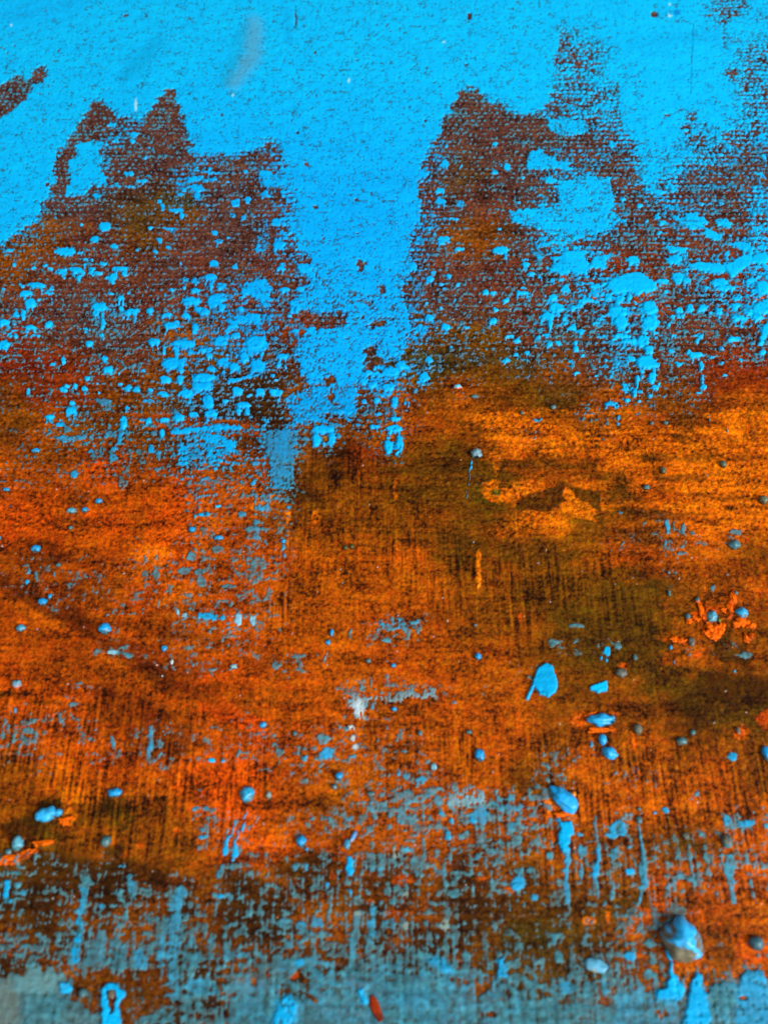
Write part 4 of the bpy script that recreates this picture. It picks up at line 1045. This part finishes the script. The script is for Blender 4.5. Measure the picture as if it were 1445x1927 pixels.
# canvas sides, folded down over the stretcher
bo = np.concatenate([idx[0, :-1], idx[:-1, -1], idx[-1, :0:-1], idx[:0:-1, 0]])
nb = len(bo)
tx, ty, tz = X.ravel()[bo], Y.ravel()[bo], np.maximum(zb, z).ravel()[bo] + H
co = np.concatenate([np.stack([tx, ty, tz], -1), np.stack([tx * 1.006, ty + np.sign(ty - .04) * .001, np.full(nb, H - .002, F)], -1), np.stack([tx * 1.006, ty + np.sign(ty - .04) * .001, np.zeros(nb, F)], -1)])
i0 = np.arange(nb)
i1 = (i0 + 1) % nb
qd = np.concatenate([np.stack([i0, i1, i1 + nb, i0 + nb], -1), np.stack([i0 + nb, i1 + nb, i1 + 2 * nb, i0 + 2 * nb], -1)])
mesh_obj('canvas_side', co, qd, np.tile(s2l((150, 120, 90)), (3 * nb, 1)), M_rust)

# connected pieces of blue
lab = np.where(isb, np.arange(isb.size, dtype=np.int32).reshape(isb.shape), np.int32(2 ** 30))
hz = isb[:, :-1] & isb[:, 1:]
vt = isb[:-1] & isb[1:]
cell = np.arange(isb.size, dtype=np.int32).reshape(isb.shape)
ea = np.concatenate([cell[:, :-1][hz], cell[:-1][vt]])
eb = np.concatenate([cell[:, 1:][hz], cell[1:][vt]])
par = np.arange(isb.size, dtype=np.int32)
for it in range(60):
    pa, pb = par[ea], par[eb]
    dif = pa != pb
    if not dif.any():
        break
    ea, eb, pa, pb = ea[dif], eb[dif], pa[dif], pb[dif]
    np.minimum.at(par, np.maximum(pa, pb), np.minimum(pa, pb))
    while True:
        p2 = par[par]
        if (p2 == par).all():
            break
        par = p2
labs = par.reshape(isb.shape)[isb]
bq = quad[isb]
uniq, inv, cnt = np.unique(labs, return_inverse=True, return_counts=True)
order = np.argsort(-cnt)
NP = 240
rank = np.empty(len(uniq), np.int32)
rank[order] = np.arange(len(uniq))
rk = rank[inv]
srt = np.argsort(rk, kind='stable')
bq, rk = bq[srt], rk[srt]
starts = np.searchsorted(rk, np.arange(NP + 2))
print('blue pieces', len(uniq), 'largest', cnt[order[:12]], 'limit', cnt[order[min(NP, len(order) - 1)]])
for i in range(NP + 1):
    a, b = starts[i], (starts[i + 1] if i < NP else len(rk))
    if b <= a:
        continue
    qs = bq[a:b]
    ids, rem = np.unique(qs, return_inverse=True)
    co = np.stack([X.ravel()[ids], Y.ravel()[ids], zb.ravel()[ids] + H], -1)
    nm = 'blue_field' if i == 0 else ('paint_patch' if i < NP else 'paint_flecks')
    o = mesh_obj(nm, co, rem.reshape(-1, 4), BL.reshape(-1, 3)[ids], M_blue)
    if i == 1:
        o['label'] = 'grey blue scraped band along the near edge'
    if i == NP:
        o['kind'] = 'stuff'
print('tris', 2 * (keep.sum() + isb.sum()))

# ------------------------------------------------------------------ beads of paint standing on the canvas
BLUE, TEAL, GREY, ORG, OLV, WHT = (10, 150, 215), (62, 112, 120), (94, 98, 88), (205, 88, 10), (70, 62, 30), (196, 208, 208)


def bead(u, v, rx, ry, top=BLUE, side=TEAL, ang=0.0, hgt=0.85, cover=0.5, seed=None, name='paint_bead', lump=0.10, rim=None, na=28, nr=11):
    x, y, m = place(u, v)
    sd = seed if seed is not None else int(u * 7 + v * 13)
    r_ = np.random.default_rng(sd)
    ax, ay = rx * m, ry * m * 1.12
    hh = min(ax, ay) * hgt * 1.25
    th = np.linspace(0, 2 * math.pi, na, endpoint=False)
    ph = np.linspace(0, 1, nr)
    R = np.sin(ph * math.pi / 2 * 1.22) / math.sin(min(math.pi / 2, 1.22 * math.pi / 2))
    Zc = np.cos(ph * math.pi / 2 * 1.22)
    tt_, pp_ = np.meshgrid(th, ph)
    px, py, pz = R[:, None] * np.cos(tt_), R[:, None] * np.sin(tt_), np.repeat(Zc[:, None], na, 1)
    n1 = perlin(px * 1.6 + sd % 97, py * 1.6 + pz * 1.1 + sd % 53, 5)
    n2 = perlin(px * 4 + sd % 31, py * 4 + pz * 3 + sd % 17, 9)
    f = 1 + lump * 1.5 * n1 + lump * 0.25 * n2
    ca, sa = math.cos(ang), math.sin(ang)
    lx, ly = px * f * ax, py * f * ay
    gx_, gy_ = lx * ca - ly * sa, lx * sa + ly * ca
    gz = pz * hh * (0.9 + 0.9 * lump * n1 + 0.2 * lump * n2)
    co = np.stack([x + gx_, y + gy_, H + 0.0001 + gz], -1).reshape(-1, 3)
    # blue sits on the far and top side; the duller near foot is undercoat plus painted shade
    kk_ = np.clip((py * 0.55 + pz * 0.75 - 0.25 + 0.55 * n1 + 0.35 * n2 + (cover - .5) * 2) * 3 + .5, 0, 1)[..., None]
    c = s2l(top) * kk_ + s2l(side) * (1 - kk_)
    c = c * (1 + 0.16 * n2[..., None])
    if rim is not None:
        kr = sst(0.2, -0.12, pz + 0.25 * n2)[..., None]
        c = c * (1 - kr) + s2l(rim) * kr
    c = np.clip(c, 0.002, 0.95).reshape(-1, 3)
    i_, j_ = np.meshgrid(np.arange(nr - 1), np.arange(na), indexing='ij')
    qd = np.stack([i_ * na + j_, (i_ + 1) * na + j_, (i_ + 1) * na + (j_ + 1) % na, i_ * na + (j_ + 1) % na], -1).reshape(-1, 4)
    return mesh_obj(name, co, qd, c, M_crust if name != 'paint_bead' else M_bead)


B = BLUE
BEADS = [
    (69, 1033, 10, 7), (134, 994, 5, 4, TEAL), (82, 1133, 9, 7), (95, 1123, 4, 5), (41, 1183, 9, 7, (60, 150, 185)), (198, 1184, 12, 10), (310, 1221, 6, 6), (33, 1289, 9, 8, (90, 160, 185), ORG),
    (111, 1064, 6, 4, TEAL), (362, 998, 7, 6), (412, 1013, 9, 5), (440, 1255, 7, 5, (130, 180, 190)), (495, 1365, 7, 6), (324, 1247, 3.5, 5, WHT), (187, 944, 7, 5), (137, 962, 10, 6, (80, 170, 200)), (161, 960, 7, 5),
    (13, 922, 7, 4), (68, 849, 9, 5), (624, 1191, 4, 7), (617, 1210, 5, 5), (693, 1244, 5, 4.5, TEAL), (740, 1253, 5, 4.5), (741, 1335, 6, 4.5), (899, 1236, 6.5, 6.5), (894, 1177, 4, 3.5, GREY), (902, 1421, 10, 11),
    (882, 1378, 6, 4.5, TEAL), (790, 1380, 4.5, 5.5, TEAL), (555, 1381, 4.5, 5, TEAL), (816, 1444, 6, 7, (110, 175, 195)), (650, 1031, 5, 5, (66, 70, 30), OLV), (662, 1029, 5, 5, (66, 70, 30), OLV),
    (896, 855, 10.5, 10, (120, 160, 172), (30, 26, 24)), (861, 729, 8, 5, (80, 190, 220), ORG), (893, 747, 8, 4, TEAL, GREY), (1380, 1025, 12, 8.5, TEAL, TEAL), (1257, 1078, 3, 3, TEAL), (1258, 1114, 3.2, 3.2, TEAL), (1258, 1119, 3.2, 3.2, TEAL),
    (1311, 1130, 5, 5, TEAL, ORG), (1293, 1161, 5.5, 6.5, TEAL, OLV), (1300, 1208, 6.5, 8.5, GREY, GREY), (1383, 1116, 4, 4, TEAL), (1194, 1238, 4.5, 5.5, TEAL), (1168, 1267, 11.5, 8.5, GREY, GREY), (1261, 1219, 3.5, 4.5),
    (1199, 1373, 9, 9, GREY, (90, 88, 60)), (1133, 1392, 8, 10, (30, 165, 225), BLUE), (1281, 1395, 11, 6.5, TEAL, GREY), (1302, 1379, 5.5, 5, TEAL, GREY), (1387, 1376, 4.5, 7, GREY, ORG), (1440, 1418, 9, 13),
    (217, 1492, 14, 8), (35, 1587, 11, 12, (90, 170, 195), TEAL), (17, 1603, 7, 5.5, TEAL), (200, 1583, 10, 10, TEAL, GREY), (465, 1495, 14, 14, (40, 165, 215), TEAL), (638, 1461, 8, 7), (629, 1481, 6, 5, TEAL),
    (506, 1497, 6, 6.5, (130, 150, 145), OLV), (567, 1583, 9.5, 9.5), (577, 1598, 3, 3), (653, 1589, 6.5, 8.5, (60, 150, 190), TEAL), (698, 1494, 8, 4.5, TEAL, GREY),
    (1201, 1544, 6, 7, TEAL), (1201, 1523, 4, 3.5, TEAL), (1289, 1574, 7, 7, GREY, OLV), (1366, 1583, 11, 12, GREY, TEAL), (1246, 886, 6, 7, (84, 96, 78), OLV), (1359, 874, 7, 7, (84, 96, 78), OLV), (1435, 942, 9, 8, (96, 104, 84), OLV),
    (1215, 918, 7, 4.5, TEAL, OLV), (981, 778, 4, 4, GREY, OLV), (1040, 767, 6, 4.5, TEAL, GREY), (1355, 658, 6, 5.5), (1251, 797, 5, 4.5, TEAL), (1225, 797, 4, 4, TEAL), (157, 1869, 8, 8, TEAL),
    (1421, 1775, 14, 12, (60, 110, 125), (70, 84, 84)), (534, 1020, 5.5, 4.5), (306, 1273, 2, 2, WHT), (28, 612, 5, 4), (1352, 1168, 4, 4, (110, 120, 30), OLV), (658, 1369, 5, 4.5, WHT, GREY), (0, 1013, 4, 4),
]
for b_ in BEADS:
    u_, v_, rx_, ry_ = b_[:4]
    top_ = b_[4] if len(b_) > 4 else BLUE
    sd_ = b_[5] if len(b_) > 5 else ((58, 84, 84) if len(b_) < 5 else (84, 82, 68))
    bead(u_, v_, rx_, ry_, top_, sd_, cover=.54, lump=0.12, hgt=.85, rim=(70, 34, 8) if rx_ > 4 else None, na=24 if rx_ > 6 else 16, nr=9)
bead(1128, 1355, 25, 11, (30, 165, 230), (24, 100, 140), lump=0.16, hgt=.9, cover=.7, rim=(60, 26, 6), na=40, nr=14)['label'] = 'long lumpy bright blue blob'
bead(1151, 1354, 6, 7, (50, 140, 180), (24, 60, 80), lump=0.1, hgt=1.2, cover=.5)
bead(1146, 1417, 15, 10, (30, 165, 230), BLUE, ang=-0.55, lump=0.12, cover=.8, na=32)
bead(88, 1533, 21, 12, (40, 168, 228), TEAL, ang=0.35, lump=0.16, hgt=.8, cover=.8, rim=(40, 24, 8), na=40, nr=14)
bead(111, 1529, 8, 6.5, (40, 168, 228), TEAL, lump=0.12, cover=.7)
bead(1338, 1161, 10, 11, (70, 150, 175), GREY, ang=-.5, lump=0.12, cover=.6, rim=(90, 34, 6))
bead(1394, 1154, 12.5, 10, (40, 160, 215), GREY, lump=0.10, cover=.6, rim=(200, 70, 6))
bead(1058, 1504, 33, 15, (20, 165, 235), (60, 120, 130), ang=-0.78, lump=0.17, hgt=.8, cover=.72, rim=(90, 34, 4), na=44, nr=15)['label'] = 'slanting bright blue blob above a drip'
bead(1078, 1495, 5.5, 5, (232, 140, 10), ORG, lump=0.08)
bead(1121, 1817, 22, 11, (90, 170, 205), (150, 150, 130), ang=-0.3, lump=0.14, hgt=.55, cover=.75, na=32)
bead(665, 1574, 4.2, 10, (70, 140, 200), WHT, ang=-.5, lump=0.1, cover=.7)
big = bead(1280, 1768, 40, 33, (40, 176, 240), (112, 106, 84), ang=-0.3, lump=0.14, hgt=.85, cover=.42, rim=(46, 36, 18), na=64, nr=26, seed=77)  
big['label'] = 'largest round blob, blue on top and dark olive beneath'
bead(210, 1871, 8, 9, (96, 84, 66), (80, 50, 34), lump=0.12, hgt=.6)
# crumpled flakes of orange paint beside the bead pair and round the lumps at the left edge
crng = np.random.default_rng(4)
CRUST = [(1340, 1184, 12, 9, .3), (1327, 1192, 9, 7, -.4), (1352, 1190, 10, 7, .8), (1343, 1199, 12, 7, .1), (1332, 1178, 7, 9, .5), (1356, 1178, 7, 8, -.5), (1395, 1171, 15, 8, 0), (1384, 1176, 8, 6, .5),
         (1319, 1150, 6, 13, .15), (1326, 1160, 5, 9, -.3), (1378, 1128, 6, 15, -.1), (1372, 1146, 5, 9, .3), (1411, 1178, 10, 6, .2), (1268, 1204, 9, 6, 0), (1281, 1207, 10, 6, .1), (1295, 1170, 7, 5, .2), (1308, 1165, 8, 5, -.2), (1360, 1149, 6, 5, .4),
         (1403, 1202, 6, 9, .3), (22, 1614, 26, 6, .18), (52, 1604, 16, 5, .3), (8, 1623, 12, 6, .1), (82, 1586, 20, 4.5, .05), (122, 1548, 12, 6, -.5), (132, 1540, 9, 5, .4), (1128, 1374, 22, 5, .05), (1110, 1344, 12, 4, .3), (1057, 1532, 14, 6, .05), (1283, 1800, 26, 9, .1)]
for (u_, v_, rx_, ry_, a_) in CRUST:
    bead(u_, v_, rx_, ry_, (230, 98, 1), (140, 50, 1), ang=a_, lump=0.36, hgt=.5, cover=.6, name='orange_crust', na=32, nr=12, rim=(50, 18, 2))
ch = bead(707, 1898, 9, 22, (150, 48, 12), (96, 28, 10), ang=0.42, lump=0.10, hgt=.5, cover=.4, name='paint_chip', na=30)
ch['label'] = 'dark red chip lying in the grey blue band'
